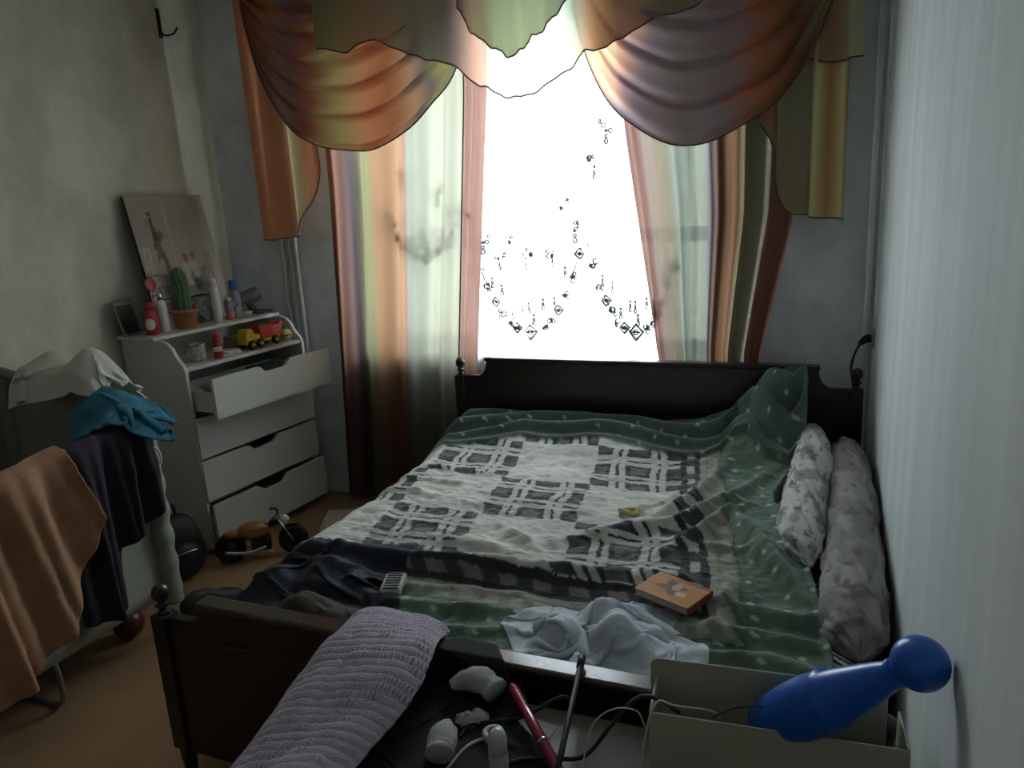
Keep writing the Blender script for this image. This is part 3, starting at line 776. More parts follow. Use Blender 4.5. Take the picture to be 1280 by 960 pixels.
# little yellow hair clip
m_yellow = mat('pale_yellow_plastic', (0.52, 0.47, 0.22), 0.4, var=0.06)
zq = blanket_z(-.585, 2.365)
hc = MB()
hc.tube([(.03 * math.cos(a), .017 * math.sin(a), .012 + .004 * math.sin(2 * a)) for a in np.linspace(0, 2 * PI, 24)], .009, 8)
tag(hc.build('hair_tie', m_yellow), 'small pale yellow hair tie lying on a cream blanket square', 'hair tie').location = (-.585, 2.365, zq)

# ================================================================== DRESSER
dr = thing('dresser', 'white chest of drawers with raised shelf and top drawer pulled out', 'dresser', (-2.72, 2.60, 0), rad(83.5))
DW, DD = .775, .43
m_dw = mat('white_laminate', (0.58, 0.58, 0.53), 0.4, var=0.03, vscale=3)
m_dk = mat('dresser_inside', (0.20, 0.19, 0.17), 0.8, var=0.1)
prof = [(0, .04), (0, .93), (.008, .955), (.03, .975), (.05, 1.0), (.07, 1.035), (.10, 1.06), (.14, 1.07), (DD, 1.07), (DD, 0), (.06, 0), (.06, .04)]
for x0, x1 in ((0, .018), (DW - .018, DW)):
    MB().prism(prof, lambda d, z: (x0, d, z), lambda d, z: (x1, d, z)).build('side_panel', m_dw, dr, smooth=False, bevel=.002)
bx('back_panel', .018, DW - .018, DD - .012, DD, .05, 1.07, m_dw, dr, bevel=0)
bx('shelf', .018, DW - .018, .01, DD - .012, .925, .943, m_dw, dr, bevel=.002)
bx('upper_shelf', -.02, DW + .005, .16, DD, 1.071, 1.088, m_dw, dr, bevel=.003)
bx('plinth', .018, DW - .018, .05, .066, .0, .06, m_dw, dr, bevel=.002)
bx('drawer_rail', .018, DW - .018, .03, .05, .70, .712, m_dk, dr, bevel=0)
bx('drawer_rail', .018, DW - .018, .03, .05, .484, .498, m_dk, dr, bevel=0)
bx('drawer_rail', .018, DW - .018, .03, .05, .268, .282, m_dk, dr, bevel=0)
def drawer(z0, z1, out):
    w = DW - .006; nw = .105
    top = [(w, z1)]
    cut = []
    for a in np.linspace(0, 1, 13):
        x = w / 2 + nw * (1 - 2 * a); e = min(1, (nw - abs(x - w / 2)) / (nw * .42)); cut.append((x, z1 - .034 * (e * e * (3 - 2 * e))))
    pts = [(0, z0), (w, z0), (w, z1)] + cut + [(0, z1)]
    d = MB().prism(pts, lambda x, z: (.003 + x, -out - .018, z), lambda x, z: (.003 + x, -out, z)).build('drawer_front', m_dw, dr, smooth=False)
    q = MB()
    h = (z1 - z0) * .62
    q.box(.03, .042, -out, .38 - out, z0 + .02, z0 + h); q.box(DW - .042, DW - .03, -out, .38 - out, z0 + .02, z0 + h)
    q.box(.042, DW - .042, .37 - out, .38 - out, z0 + .02, z0 + h); q.box(.042, DW - .042, -out, .37 - out, z0 + .02, z0 + .028)
    q.build('drawer_box', m_dw, d, smooth=False)
drawer(.715, .905, .155); drawer(.503, .700, .0); drawer(.287, .488, .0); drawer(.06, .272, .035)

# things lying in the open drawer
def loc2w(x, d, z):
    a = rad(83.5); return (-2.72 + x * math.cos(a) - d * math.sin(a), 2.60 + x * math.sin(a) + d * math.cos(a), z)
m_teal_d = mat('dark_teal_cloth', (0.02, 0.06, 0.05), 0.85, var=0.2)
m_greycl = mat('grey_white_cloth', (0.42, 0.43, 0.42), 0.85, var=0.15)
def folded(name, label, cat, c, w, d, h, m, rz, n=3, seed=0, parent=None):
    t = thing(name, label, cat, c, rz)
    lh = h / n
    for k in range(n):
        sx = 1 - .04 * ((k * 7 + seed) % 3)
        gx, gy = np.meshgrid(np.linspace(-1, 1, 17), np.linspace(-1, 1, 13))
        up = np.clip(1 - np.maximum(np.abs(gx), np.abs(gy)) ** 6, 0, 1) ** .5
        zt = lh * (.5 + .5 * up) + .12 * h * (fbm(gx * 2, gy * 2, seed + k) - .5) * up
        P1 = np.stack([gx * w / 2 * sx, gy * d / 2 * sx, k * lh + zt], -1); P0 = np.stack([gx * w / 2 * sx, gy * d / 2 * sx, k * lh + lh * .5 * (1 - up)], -1)
        F = grid_faces(13, 17); V = np.concatenate([P1.reshape(-1, 3), P0.reshape(-1, 3)])
        F2 = F + [tuple(i + 221 for i in f[::-1]) for f in F]
        make('layer', V, F2, m, t)
    return t
folded('folded_shirt', 'dark teal folded shirt inside the pulled out drawer', 'shirt', loc2w(.50, -.02, .745), .20, .22, .12, m_teal_d, rad(83), 3, 2)
folded('folded_shirt', 'pale grey folded shirt inside the pulled out drawer', 'shirt', loc2w(.22, -.03, .745), .22, .20, .10, m_greycl, rad(86), 3, 5)

# ---- things on the upper shelf (local x along the front, d = depth from the front edge)
US, LS = 1.0885, .9435
m_red = mat('red_plastic', (0.40, 0.025, 0.03), 0.35, var=0.08)
m_wplast = mat('white_plastic', (0.62, 0.62, 0.57), 0.35, var=0.04)
m_black = mat('black_plastic', (0.012, 0.012, 0.013), 0.6, var=0.1)
m_blue = mat('blue_plastic', (0.03, 0.20, 0.42), 0.35, var=0.05)
m_silver = mat('silver_metal', (0.6, 0.6, 0.58), 0.2, metal=1.0, var=0.05)
m_clear = mat('clear_plastic', (0.6, 0.65, 0.66), 0.12, var=0.05, trans=0.75)
m_pinkish = mat('pink_liquid', (0.55, 0.16, 0.13), 0.3, var=0.08)
m_terra = mat('terracotta', (0.40, 0.17, 0.065), 0.75, var=0.15, bump=0.1, bscale=60)
m_soil = mat('potting_soil', (0.03, 0.022, 0.015), 0.95, var=0.3, bump=0.4, bscale=90)
m_cactus = mat('cactus_green', (0.09, 0.19, 0.065), 0.7, var=0.2, vscale=20, bump=0.2, bscale=60)
m_spine_c = mat('cactus_spines', (0.5, 0.48, 0.36), 0.7, var=0.1)

b = thing('spray_bottle', 'red bottle with white oval label at the end of the dresser shelf', 'bottle', loc2w(.065, .27, US))
MB().lathe([(.026, 0), (.029, .004), (.029, .075), (.026, .092), (.016, .100), (.016, .104)], 20).build('body', m_red, b)
MB().lathe([(.0175, .100), (.0175, .125), (.012, .132), (.002, .134)], 18).build('cap', m_red, b)
lb = MB()
for k in range(9):
    a0 = rad(-70 + k * 9) + rad(10)
lab = np.array([[(.0296 * math.cos(a), .0296 * math.sin(a), .045 + .024 * zz * math.sqrt(max(0, 1 - ((a - rad(-55)) / rad(42)) ** 2))) for a in np.linspace(rad(-97), rad(-13), 13)] for zz in np.linspace(-1, 1, 5)])
grid('label', lab, m_wplast, b)
b = thing('spray_bottle', 'white bottle with silver cap beside the cactus pot', 'bottle', loc2w(.135, .275, US))
MB().lathe([(.022, 0), (.025, .004), (.025, .10), (.020, .125), (.011, .135)], 20).build('body', m_wplast, b)
MB().lathe([(.012, .133), (.012, .155), (.006, .170), (.002, .172)], 16).build('cap', m_silver, b)

pot = thing('potted_cactus', 'green column cactus in a terracotta pot on the dresser shelf', 'cactus', loc2w(.255, .265, US))
po = MB().lathe([(.038, 0), (.040, .003), (.048, .068), (.053, .070), (.053, .086), (.047, .086), (.045, .075)], 24).build('pot', m_terra, pot)
MB().lathe([(.0455, .070), (.03, .078), (.001, .08)], 20).build('soil', m_soil, pot)
def ribbed(path, r, ribs=9, n=54):
    P = smooth_path(path, 26); Rr = np.interp(np.linspace(0, 1, 26), np.linspace(0, 1, len(r)), r)
    mb = MB(); mb.tube(P, Rr, n)
    V = np.array(mb.V).reshape(26, n, 3)
    k = np.arange(n); f = 1 + .10 * np.cos(2 * PI * k / n * ribs)
    V = P[:, None, :] + (V - P[:, None, :]) * f[None, :, None]
    mb.V = [tuple(v) for v in V.reshape(-1, 3)]
    return mb, V
cb, CV = ribbed([(0, 0, .07), (-.004, 0, .12), (.003, 0, .17), (-.004, 0, .215), (-.012, .002, .25), (-.016, .002, .268)], [.028, .034, .024, .027, .022, .008])
cb.build('stem', m_cactus, pot)
sp = MB()
for j in range(1, 25, 2):
    for k in range(0, 54, 6):
        p = CV[j, k]; ctr = CV[j].mean(0); d = (p - ctr); d /= np.linalg.norm(d)
        sp.tube([p, p + d * .007 + np.array((0, 0, .003))], .0006, 3, caps=False)
sp.build('spines', m_spine_c, pot)['kind'] = 'stuff'

b = thing('lotion_bottle', 'tall slim white lotion bottle standing between cactus and blue capped bottle', 'bottle', loc2w(.425, .235, US))
MB().lathe([(.020, 0), (.023, .003), (.024, .09), (.021, .135), (.016, .152)], 20).build('body', m_wplast, b)
MB().lathe([(.0175, .150), (.0165, .182), (.012, .186), (.001, .187)], 18).build('cap', m_wplast, b)
b = thing('water_bottle', 'clear plastic bottle with bright blue cap on the dresser shelf', 'bottle', loc2w(.575, .26, US))
MB().lathe([(.022, 0), (.025, .004), (.025, .045), (.0235, .05), (.025, .055), (.025, .10), (.018, .118), (.0165, .122)], 22).build('body', m_clear, b)
MB().lathe([(.0215, .118), (.0215, .152), (.019, .156), (.001, .157)], 20).build('cap', m_blue, b)
b = thing('perfume_bottle', 'small clear bottle with pink liquid standing near the blue cap', 'bottle', loc2w(.525, .255, US))
MB().lathe([(.018, 0), (.021, .003), (.021, .04)], 18).build('liquid', m_pinkish, b)
MB().lathe([(.0215, .040), (.0215, .068), (.012, .080), (.011, .085)], 18).build('glass', m_clear, b)
MB().lathe([(.013, .084), (.013, .102), (.001, .104)], 14).build('cap', m_wplast, b)
# hair dryer
hd = thing('hair_dryer', 'grey and black hair dryer lying at the window end of the dresser shelf', 'hair dryer', loc2w(.69, .31, US), rad(50))
MB().lathe([(.028, -.07), (.030, -.06), (.033, .0), (.036, .05), (.030, .07), (.01, .075)], 20).xf(Matrix.Translation((0, 0, .082)) @ Matrix.Rotation(rad(75), 4, 'Y')).build('barrel', mat('dryer_grey', (.10, .10, .10), .3, var=.1), hd)
MB().tube(smooth_path([(.01, 0, .065), (.02, 0, .035), (.035, 0, .012)], 10), [.017] * 4 + [.016] * 6, 12).build('handle', m_black, hd)
MB().lathe([(.022, 0), (.03, .004), (.03, .012), (.02, .016)], 18).xf(Matrix.Translation((0, 0, 0))).build('nozzle', m_wplast, hd)
# black hair brush
hb_ = thing('hair_brush', 'black oval hair brush lying on the front edge of the dresser shelf', 'hair brush', loc2w(.69, .21, US), rad(80))
MB().ball((0, 0, .016), .045, 20, 10, 1.15, .55, .28).build('head', m_black, hb_)
MB().tube([(.045, 0, .014), (.075, 0, .012), (.085, 0, .012)], [.010, .008, .006], 10, .6).build('handle', m_black, hb_)
# dark gift bag / cosmetics pouch
m_teal = mat('teal_fabric', (0.03, 0.14, 0.17), 0.8, var=0.2, bump=0.15, bscale=90)
m_pattern = mat('pouch_pattern', (0.16, 0.17, 0.17), 0.6, var=0.45, vscale=45, col2=(.01, .012, .012))
pc = thing('cosmetics_pouch', 'black and grey patterned pouch standing behind the lotion bottle', 'pouch', loc2w(.42, .35, US), rad(83))
gx, gy = np.meshgrid(np.linspace(-1, 1, 21), np.linspace(0, 1, 15))
for sgn, nm in ((1, 'front'), (-1, 'back')):
    P = np.stack([gx * .075 * (1 - .12 * gy), -sgn * (.032 * np.sqrt(np.clip(1 - gx ** 4, 0, 1)) * (1 - gy * .85)), gy * .135 + .008 * (fbm(gx * 3, gy * 3, 7) - .5) * gy], -1)
    grid(nm, P, m_pattern, pc, solid=.002)
MB().tube([(-.066, 0, .138), (0, 0, .141), (.066, 0, .138)], .004, 8).build('zip', m_black, pc)
P = wad((loc2w(.36, .36, 0)[0], loc2w(.36, .36, 0)[1], US + .10), .16, .13, 26, lambda x, y: np.full_like(x, US) + .09 * np.exp(-((x - loc2w(.36, .36, 0)[0]) ** 2 + (y - loc2w(.36, .36, 0)[1]) ** 2) / .003), (.7, .7), seed=23, lift=.05, steps=60)
tag(grid('teal_scarf', P, m_teal, None, solid=.003, sub=1), 'dark teal scarf heaped behind the cactus on the dresser shelf', 'scarf')
# grey card leaning at the left end
m_greyp = mat('grey_plastic', (0.16, 0.16, 0.15), 0.45, var=0.1)
tb = thing('tablet', 'dark grey tablet leaning at the wall end of the dresser shelf', 'tablet', loc2w(.02, .40, US), rad(83.5))
MB().prism([(-.05, 0), (.05, 0), (.05, .16), (.045, .165), (-.045, .165), (-.05, .16)], lambda a, z: (a, -.05 + z * .33, z), lambda a, z: (a, -.042 + z * .33, z + .003)).build('body', m_greyp, tb, smooth=False, bevel=.001)
bx('screen', -.042, .042, -.0013, 0, .0, .14, m_black, tb, bevel=0).matrix_local = Matrix.Translation((0, -.0455, .012)) @ Matrix.Rotation(-math.atan(.33), 4, 'X')

# canvas picture leaning on the wall
m_canvas = mat('canvas_print', attr=True, rough=0.85, var=0.05, bump=0.08, bscale=250)
cw, ch = .50, .66
cv = thing('canvas_picture', 'unframed beige canvas print with a dark tower leaning on the wall', 'picture', (-3.035, 2.785, 1.0895), 0)
lean = math.atan2(.115, ch)
gu, gv = np.meshgrid(np.linspace(0, 1, 110), np.linspace(0, 1, 140))
c = np.broadcast_to(np.array((.36, .31, .26)), gu.shape + (3,)).copy() * (.88 + .25 * fbm(gu * 4, gv * 4, 5))[..., None]
def paint(mask, colr, k=1.0): c[mask] = c[mask] * (1 - k) + np.array(colr) * k
tw = np.abs(gu - (.20 + .38 * (1 - gv) * .35)) < (.035 + .05 * (1 - gv))
paint(tw & (gv < .88) & (gv > .2) & (fbm(gu * 16, gv * 16, 9) > .40), (.10, .075, .06), .8)
paint((np.abs(gu - .24) < .02) & (gv > .66) & (gv < .84), (.06, .05, .045), .8)
paint((np.hypot((gu - .30), (gv - .70) * 1.3) < .05), (.07, .06, .055), .7)
for k in range(5): paint((np.abs(gu - .03 - k * .022 - .03 * (1 - gv)) < .004) & (gv < .62) & (gv > .12), (.55, .52, .47), .8)
paint((np.abs(gu - .42 - .02 * gv) < .006) & (gv > .55) & (gv < .93), (.55, .5, .45), .7)
paint((fbm(gu * 7, gv * 6, 13) > .52) & (gv < .55) & (gu > .35) & (gu < .9), (.17, .15, .13), .6)
for u0, v0 in ((.55, .52), (.66, .53), (.78, .42)): paint(np.hypot(gu - u0, (gv - v0) * 1.3) < .032, (.20, .12, .09), .8)
paint((np.abs(gu - .60) < .10) & (gv > .30) & (gv < .48) & (fbm(gu * 9, gv * 9, 3) > .45), (.50, .47, .43), .8)
paint((np.hypot(gu - .63, gv - .30) < .05), (.06, .14, .07), .9)
X = np.sin(lean) * -ch * gv
grid('print', np.stack([X + .0185, gu * cw, np.cos(lean) * ch * gv], -1), m_canvas, cv, c)
m_cedge = mat('shaded_canvas_edge', (.05, .045, .04), .9, var=.1)  # near-black edge colour holds the shade of the gap beside the canvas
MB().prism([(0, 0), (0, cw), (ch, cw), (ch, 0)], lambda v, y: (-math.sin(lean) * v, y, math.cos(lean) * v), lambda v, y: (-math.sin(lean) * v + .018, y, math.cos(lean) * v)).build('stretcher', m_cedge, cv, smooth=False)

# diploma card with lettering
m_card = mat('diploma_paper', (.56, .50, .46), .7, var=.05)
m_ink = mat('dark_red_ink', (.12, .02, .02), .7, var=.05)
dp = thing('diploma_card', 'pale diploma card with dark red lettering standing before the canvas', 'card', (-2.980, 2.845, US), rad(84))
lean2 = rad(-9.5)
D = Matrix.Rotation(lean2, 4, 'X')
pts = [(-.095, 0), (.095, 0), (.095, .262), (.05, .265), (.02, .272), (-.05, .265), (-.095, .258)]
MB().prism(pts, lambda a, z: (a, 0, z), lambda a, z: (a, .002, z)).xf(D).build('card', m_card, dp, smooth=False)
def text(body, size, x, z, m, parent, y=-.0006):
    cu = bpy.data.curves.new('lettering', 'FONT'); cu.body = body; cu.size = size; cu.align_x = 'CENTER'; cu.extrude = .0003
    o = bpy.data.objects.new('lettering', cu); C.objects.link(o)
    cu.materials.append(m)
    dg = bpy.context.evaluated_depsgraph_get()
    me = bpy.data.meshes.new_from_object(o.evaluated_get(dg))
    C.objects.unlink(o); bpy.data.objects.remove(o)
    me.name = 'lettering'; n = bpy.data.objects.new('lettering', me); C.objects.link(n)
    if not me.materials: me.materials.append(m)
    n.parent = parent
    n.matrix_local = D @ Matrix.Translation((x, y, z)) @ Matrix.Rotation(rad(90), 4, 'X')
    return n
tx = text('ДИПЛОМ', .046, .0, .175, m_ink, dp)
tx.scale = (.85, 1.25, 1)
for k, (z, w) in enumerate(((.150, .07), (.125, .055), (.105, .06), (.085, .045))):
    MB().box(-w, w, -.001, 0, z, z + (.005 if k == 0 else .0025)).xf(D).build('text_line', m_ink, dp, smooth=False)
MB().lathe([(.001, -.002), (.030, -.002), (.034, 0), (.030, .002), (.001, .002)], 16).xf(D @ Matrix.Translation((-.085, -.004, .235)) @ Matrix.Rotation(rad(90), 4, 'X')).build('rosette', m_red, dp)

for o_, k_ in (('spray_bottle', (1.12, 1.12, 1.15)), ('spray_bottle.001', (1, 1, 1.15)), ('potted_cactus', (1.25, 1.25, 1.12)), ('lotion_bottle', (1, 1, 1.22)), ('water_bottle', (1.15, 1.15, 1.28)), ('perfume_bottle', (1.1, 1.1, 1.1)), ('hair_dryer', (1.1, 1.1, 1.1))):
    bpy.data.objects[o_].scale = k_
# ---- lower shelf
m_mug = mat('mug_pattern', (.52, .50, .46), .4, var=.35, vscale=55, col2=(.10, .09, .08))
mg = thing('mug', 'white mug with small dark pattern on the lower dresser shelf', 'mug', loc2w(.165, .10, LS), rad(83.5))
MB().lathe([(.033, 0), (.036, .003), (.037, .085), (.034, .087), (.032, .082), (.031, .008), (.001, .007)], 24).build('body', m_mug, mg)
MB().tube([(-.036 - .022 * math.sin(a), 0, .045 - .026 * math.cos(a)) for a in np.linspace(0, PI, 12)], .005, 8).build('handle', m_mug, mg)
b = thing('deodorant_tube', 'short red tube with pale lettering band on the lower dresser shelf', 'tube', loc2w(.245, .055, LS))
b.scale = (1.1, 1.1, 1.18)
MB().lathe([(.017, 0), (.019, .003), (.019, .085), (.018, .09)], 20).build('body', m_red, b)
MB().lathe([(.0165, .089), (.016, .108), (.012, .112), (.001, .113)], 18).build('cap', m_red, b)
MB().lathe([(.0194, .03), (.0194, .05)], 20).build('band', m_wplast, b)
for k, (x, d, rz, w, h) in enumerate(((.345, .10, 80, .11, .075), (.355, .105, 95, .10, .07), (.35, .10, 70, .09, .065))):
    o = bx('notepad', -w / 2, w / 2, -h / 2, h / 2, 0, .006, m_wplast, None, bevel=.001); o.location = loc2w(x, d, LS + .0065 * k); o.rotation_euler = (0, 0, rad(rz))
    tag(o, ('bottom white notepad of the little stack beside the red tube', 'middle white notepad of the little stack beside the red tube', 'topmost white notepad of the little stack beside the red tube')[k], 'notepad', 'notepads on the lower dresser shelf')
m_paper = mat('paper_white', (.56, .56, .52), .85, var=.04)
o = bx('paper_sheet', -.06, .06, -.045, .045, 0, .001, m_paper, None, bevel=0); o.location = loc2w(.13, .055, LS); o.rotation_euler = (0, 0, rad(75)); o.location.z += .0003
o.location = loc2w(.085, .05, LS + .0003)
tag(o, 'loose white paper slip in front of the mug', 'paper')
# toy truck
m_ty = mat('toy_yellow', (.55, .40, .02), .35, var=.05); m_tr = mat('toy_red', (.50, .03, .025), .35, var=.05)
tk = thing('toy_truck', 'yellow and red plastic toy truck on the lower dresser shelf', 'toy truck', loc2w(.545, .085, LS), rad(83.5))
tk.scale = (1.42, 1.42, 1.42)
bx('chassis', -.085, .085, -.022, .022, .020, .032, m_ty, tk, bevel=.004)
MB().prism([(-.085, .032), (-.015, .032), (-.015, .052), (-.04, .054), (-.05, .075), (-.075, .075), (-.083, .052)][::1], lambda a, z: (a, -.024, z), lambda a, z: (a, .024, z)).build('cab', m_ty, tk, smooth=False, bevel=.003)
MB().prism([(-.012, .034), (.08, .034), (.098, .082), (.085, .082), (.075, .072), (-.012, .072), (-.022, .085)], lambda a, z: (a, -.028, z), lambda a, z: (a, .028, z)).build('bed', m_tr, tk, smooth=False, bevel=.003)
for x in (-.06, -.02, .055):
    for s in (-1, 1):
        w = MB().lathe([(.001, -.007), (.014, -.007), (.017, -.004), (.017, .004), (.014, .007), (.001, .007)], 16).xf(Matrix.Translation((x, s * .026, .018)) @ Matrix.Rotation(rad(90), 4, 'X')).build('wheel', m_black, tk)
        MB().lathe([(.001, -.001), (.007, -.001), (.006, .001), (.001, .001)], 10).xf(Matrix.Translation((x, s * .034, .018)) @ Matrix.Rotation(rad(90), 4, 'X')).build('hub', m_ty, w)
m_buttery = mat('butter_yellow', (.52, .42, .20), .5, var=.06)
b = thing('toy_ball', 'pale yellow toy ball at the window end of the lower dresser shelf', 'ball', loc2w(.725, .075, LS))
MB().ball((0, 0, .032), .032, 20, 12).build('shell', m_buttery, b)
MB().lathe([(.0315, .029), (.0325, .031), (.0325, .033), (.0315, .035)], 24).build('seam', m_tr, b)
m_tan = mat('tan_cardboard', (.33, .25, .19), .85, var=.1)
b = thing('small_carton', 'tan cardboard carton at the back of the lower dresser shelf', 'carton', loc2w(.53, .22, LS), rad(80))
bx('body', -.07, .07, -.04, .04, 0, .06, m_tan, b, bevel=.002); bx('flap', -.07, .07, -.041, .0, .061, .063, m_tan, b, bevel=0)
b = thing('toy_block', 'red toy block beside the yellow ball on the lower shelf', 'toy block', loc2w(.655, .16, LS), rad(70))
bx('body', -.03, .03, -.025, .025, 0, .05, m_tr, b, bevel=.004)
for i in (-.014, .014): MB().lathe([(.009, .05), (.009, .058), (.007, .06)], 12, (i, 0, 0)).build('stud', m_tr, b)

# ================================================================== COT WITH CLOTHES
m_cot = mat('cot_fabric', (.34, .35, .29), .85, var=.08, bump=.1, bscale=160)
m_cotr = mat('cot_padding', (.30, .31, .26), .8, var=.1, bump=.15, bscale=90)
m_tube = mat('cot_tube', (.28, .28, .26), .35, metal=.4, var=.06)
cot = thing('baby_cot', 'pale grey green fabric baby cot with steel feet standing along the left wall', 'cot', (0, 0, 0))
X0, X1, Y0, Y1 = -3.06, -2.33, .75, 1.99
def sag(name, A, B, z0, zA, zB, n=(40, 16), wob=.008, seed=0, nrm=(1, 0)):
    s, t = np.meshgrid(np.linspace(0, 1, n[0]), np.linspace(0, 1, n[1]))
    x = A[0] + (B[0] - A[0]) * s; y = A[1] + (B[1] - A[1]) * s
    zt = zA + (zB - zA) * s
    d = wob * (2 * fbm(s * 6, t * 3, seed) - 1) - .012 * np.sin(PI * t)
    return grid(name, np.stack([x + nrm[0] * d, y + nrm[1] * d, z0 + (zt - z0) * t], -1), m_cot, cot, solid=.006)
sag('side_panel', (X1, Y0), (X1, Y1), .20, .80, .91, seed=3)
def rail_z(y): return .80 + .11 * (y - Y0) / (Y1 - Y0)
sag('side_panel', (X0, Y0), (X0, Y1), .20, 1.0, 1.06, seed=4)
sag('end_panel', (X0, Y1), (X1, Y1), 0.20, 1.06, .91, seed=5, nrm=(0, 1))
sag('end_panel', (X0, Y0), (X1, Y0), .20, 1.0, .80, seed=6, nrm=(0, 1))
bx('base', X0 + .01, X1 - .01, Y0 + .01, Y1 - .01, .19, .22, m_cotr, cot, bevel=.006)
bx('mattress_pad', X0 + .02, X1 - .02, Y0 + .02, Y1 - .02, .22, .27, m_cot, cot, bevel=.012)
MB().tube(smooth_path([(X1, Y0, .80), (X1, .5 * (Y0 + Y1), .855), (X1, Y1 - .03, .91)], 20), .022, 12).build('top_rail', m_cotr, cot)
MB().tube([(X0, Y0, 1.0), (X0, Y1, 1.06)], .022, 12).build('top_rail', m_cotr, cot)
MB().tube([(X0, Y1, 1.06), (X1 - .05, Y1, .92), (X1, Y1 - .02, .905)], .022, 12).build('top_rail', m_cotr, cot)
MB().tube([(X0, Y0, 1.0), (X1, Y0, .80)], .022, 12).build('top_rail', m_cotr, cot)
# ribbed padded corner post at the far end
for (px_, py_, zt) in ((X1, Y1, .90), (X1, Y0, .79), (X0, Y1, 1.04), (X0, Y0, .98)):
    zz = np.linspace(.16, zt, 60); rr = .036 + .005 * np.abs(np.sin(zz * 26)) + .003 * np.sin(zz * 61)
    MB().tube([(px_, py_, z) for z in zz], rr, 14).build('corner_post', m_cotr, cot)
for yy in (Y0 + .12, 1.50):
    MB().tube(smooth_path([(X1 - .03, yy, .20), (X1 - .035, yy + .01, .10), (X1 - .07, yy + .015, .012), (X1 - .25, yy + .015, .010), (X0 + .25, yy + .015, .010), (X0 + .07, yy + .015, .012), (X0 + .035, yy + .01, .1), (X0 + .03, yy, .2)], 60), .0095, 10).build('foot_tube', m_tube, cot)
MB().tube([(X1 + .028 * math.cos(a) * .2 + .045, Y1 - .02 + .03 * math.cos(a), .76 + .045 * math.sin(a)) for a in np.linspace(0, 2 * PI, 24)], .004, 8).build('pull_ring', m_wplast, cot)

def hang(name, label, cat, material, top, zbot, n, amp, back=.18, out=.034, nx=90, nt=60, seed=0, thick=.006, cols=None, skew=0.0, rz=.026):
    """cloth laid over the front rail of the cot: top = (y0, y1), zbot(s) = hem height on the room side"""
    S, T_ = np.meshgrid(np.linspace(0, 1, nx), np.linspace(0, 1, nt))
    y = top[0] + (top[1] - top[0]) * S
    zt = rail_z(y) + rz
    nb = .16                                   # share of rows behind the rail
    f = np.clip((T_ - nb) / (1 - nb), 0, 1)
    zb = zbot(S)
    wave = np.sin(2 * PI * n * (S + .06 * np.sin(4 * S + seed)) + seed + .6 * f) + .45 * np.sin(2 * PI * n * 2.1 * S + 2 * seed)
    ang = np.clip((T_ - nb + .07) / .14, 0, 1) * PI           # roll over the rail
    X = X1 - (.034) * np.cos(ang) + f * out + amp * wave * np.clip(f * 2.5, 0.15, 1) + .02 * (fbm(S * 5, f * 5, seed) - .5)
    Z = np.where(T_ < nb, zt - back * (nb - T_) / nb, zt - (zt - zb) * f) + .0 * S
    Z = Z - .03 * (1 - np.sin(ang)) * (T_ < nb) + .012 * (fbm(S * 6, T_ * 4, seed + 9) - .5)
    Yv = y + skew * f + .012 * np.cos(2 * PI * n * S + seed) * f
    o = grid(name, np.stack([X, Yv, Z], -1), material, None, solid=thick, offset=0, sub=1)
    return tag(o, label, cat)
m_peach = mat('peach_terry', (.42, .22, .115), .95, var=.12, bump=.35, bscale=260, sheen=.2)
m_purple = mat('dark_purple_cotton', (.022, .012, .026), .85, var=.2, bump=.1, bscale=160)
hang('towel', 'peach orange terry towel hanging over the cot rail', 'towel', m_peach, (1.12, 1.63), lambda s: np.interp(s, [0, .35, .6, .72, .86, 1], [.20, .24, .32, .40, .54, .66]), 3.2, .026, seed=1, skew=.05, out=.075, rz=.045)
hang('sweatshirt', 'dark purple sweatshirt hanging over the cot rail beside the peach towel', 'sweatshirt', m_purple, (1.60, 1.98), lambda s: np.interp(s, [0, .25, .40, .48, .8, 1], [.28, .25, .28, .48, .52, .60]), 3, .024, seed=2.4, rz=.034, out=.022)

def crumple(name, label, cat, material, c, dims, seed, rough_=.25, n=72, m=44, freq=2.2, rz=0.0, group=None, flatb=.25):
    """heap of cloth: a squashed lump creased by ridged noise, flat underneath"""
    th = np.linspace(0, 2 * PI, n, endpoint=False); ph = np.linspace(0.02, PI - .02, m)
    TH, PH = np.meshgrid(th, ph)
    d = np.stack([np.sin(PH) * np.cos(TH), np.sin(PH) * np.sin(TH), np.cos(PH)], -1)
    f1 = 1 - 2 * np.abs(fbm(d[..., 0] * freq + d[..., 2] * 1.3 + 7, d[..., 1] * freq + d[..., 2] * .9 + seed, seed) - .5) * 2
    f2 = 1 - 2 * np.abs(fbm(d[..., 0] * freq * 2.3 + d[..., 2] * 3, d[..., 1] * freq * 2.3 - d[..., 2] * 2.1, seed + 4) - .5) * 2
    lob = fbm(d[..., 0] * 1.4 + 3, d[..., 1] * 1.4 + d[..., 2], seed + 8) - .5
    r = 1 + rough_ * (f1 * .8 + f2 * .4 - .3) + .5 * lob
    P = d * r[..., None] * np.array(dims) / 2
    ca, sa = math.cos(rz), math.sin(rz)
    P = np.stack([ca * P[..., 0] - sa * P[..., 1], sa * P[..., 0] + ca * P[..., 1], P[..., 2]], -1)
    zf = -dims[2] * flatb
    P[..., 2] = np.where(P[..., 2] < zf, zf + (P[..., 2] - zf) * .08, P[..., 2])
    P[..., 2] -= P[..., 2].min()
    F = grid_faces(m, n, wrap=True) + [tuple(range(n))[::-1], tuple(range((m - 1) * n, m * n))]
    o = make(name, (P + np.array(c)).reshape(-1, 3), [f[::-1] for f in F], material, None)
    return tag(o, label, cat, group)
m_tealb = mat('teal_blue_terry', (.03, .20, .26), .9, var=.3, vscale=14, bump=.3, bscale=200, col2=(.015, .07, .13))
def cot_hf(x, y):
    return np.where((x > X0) & (x < X1 + .03), .84 + .02, .3) + .0 * y
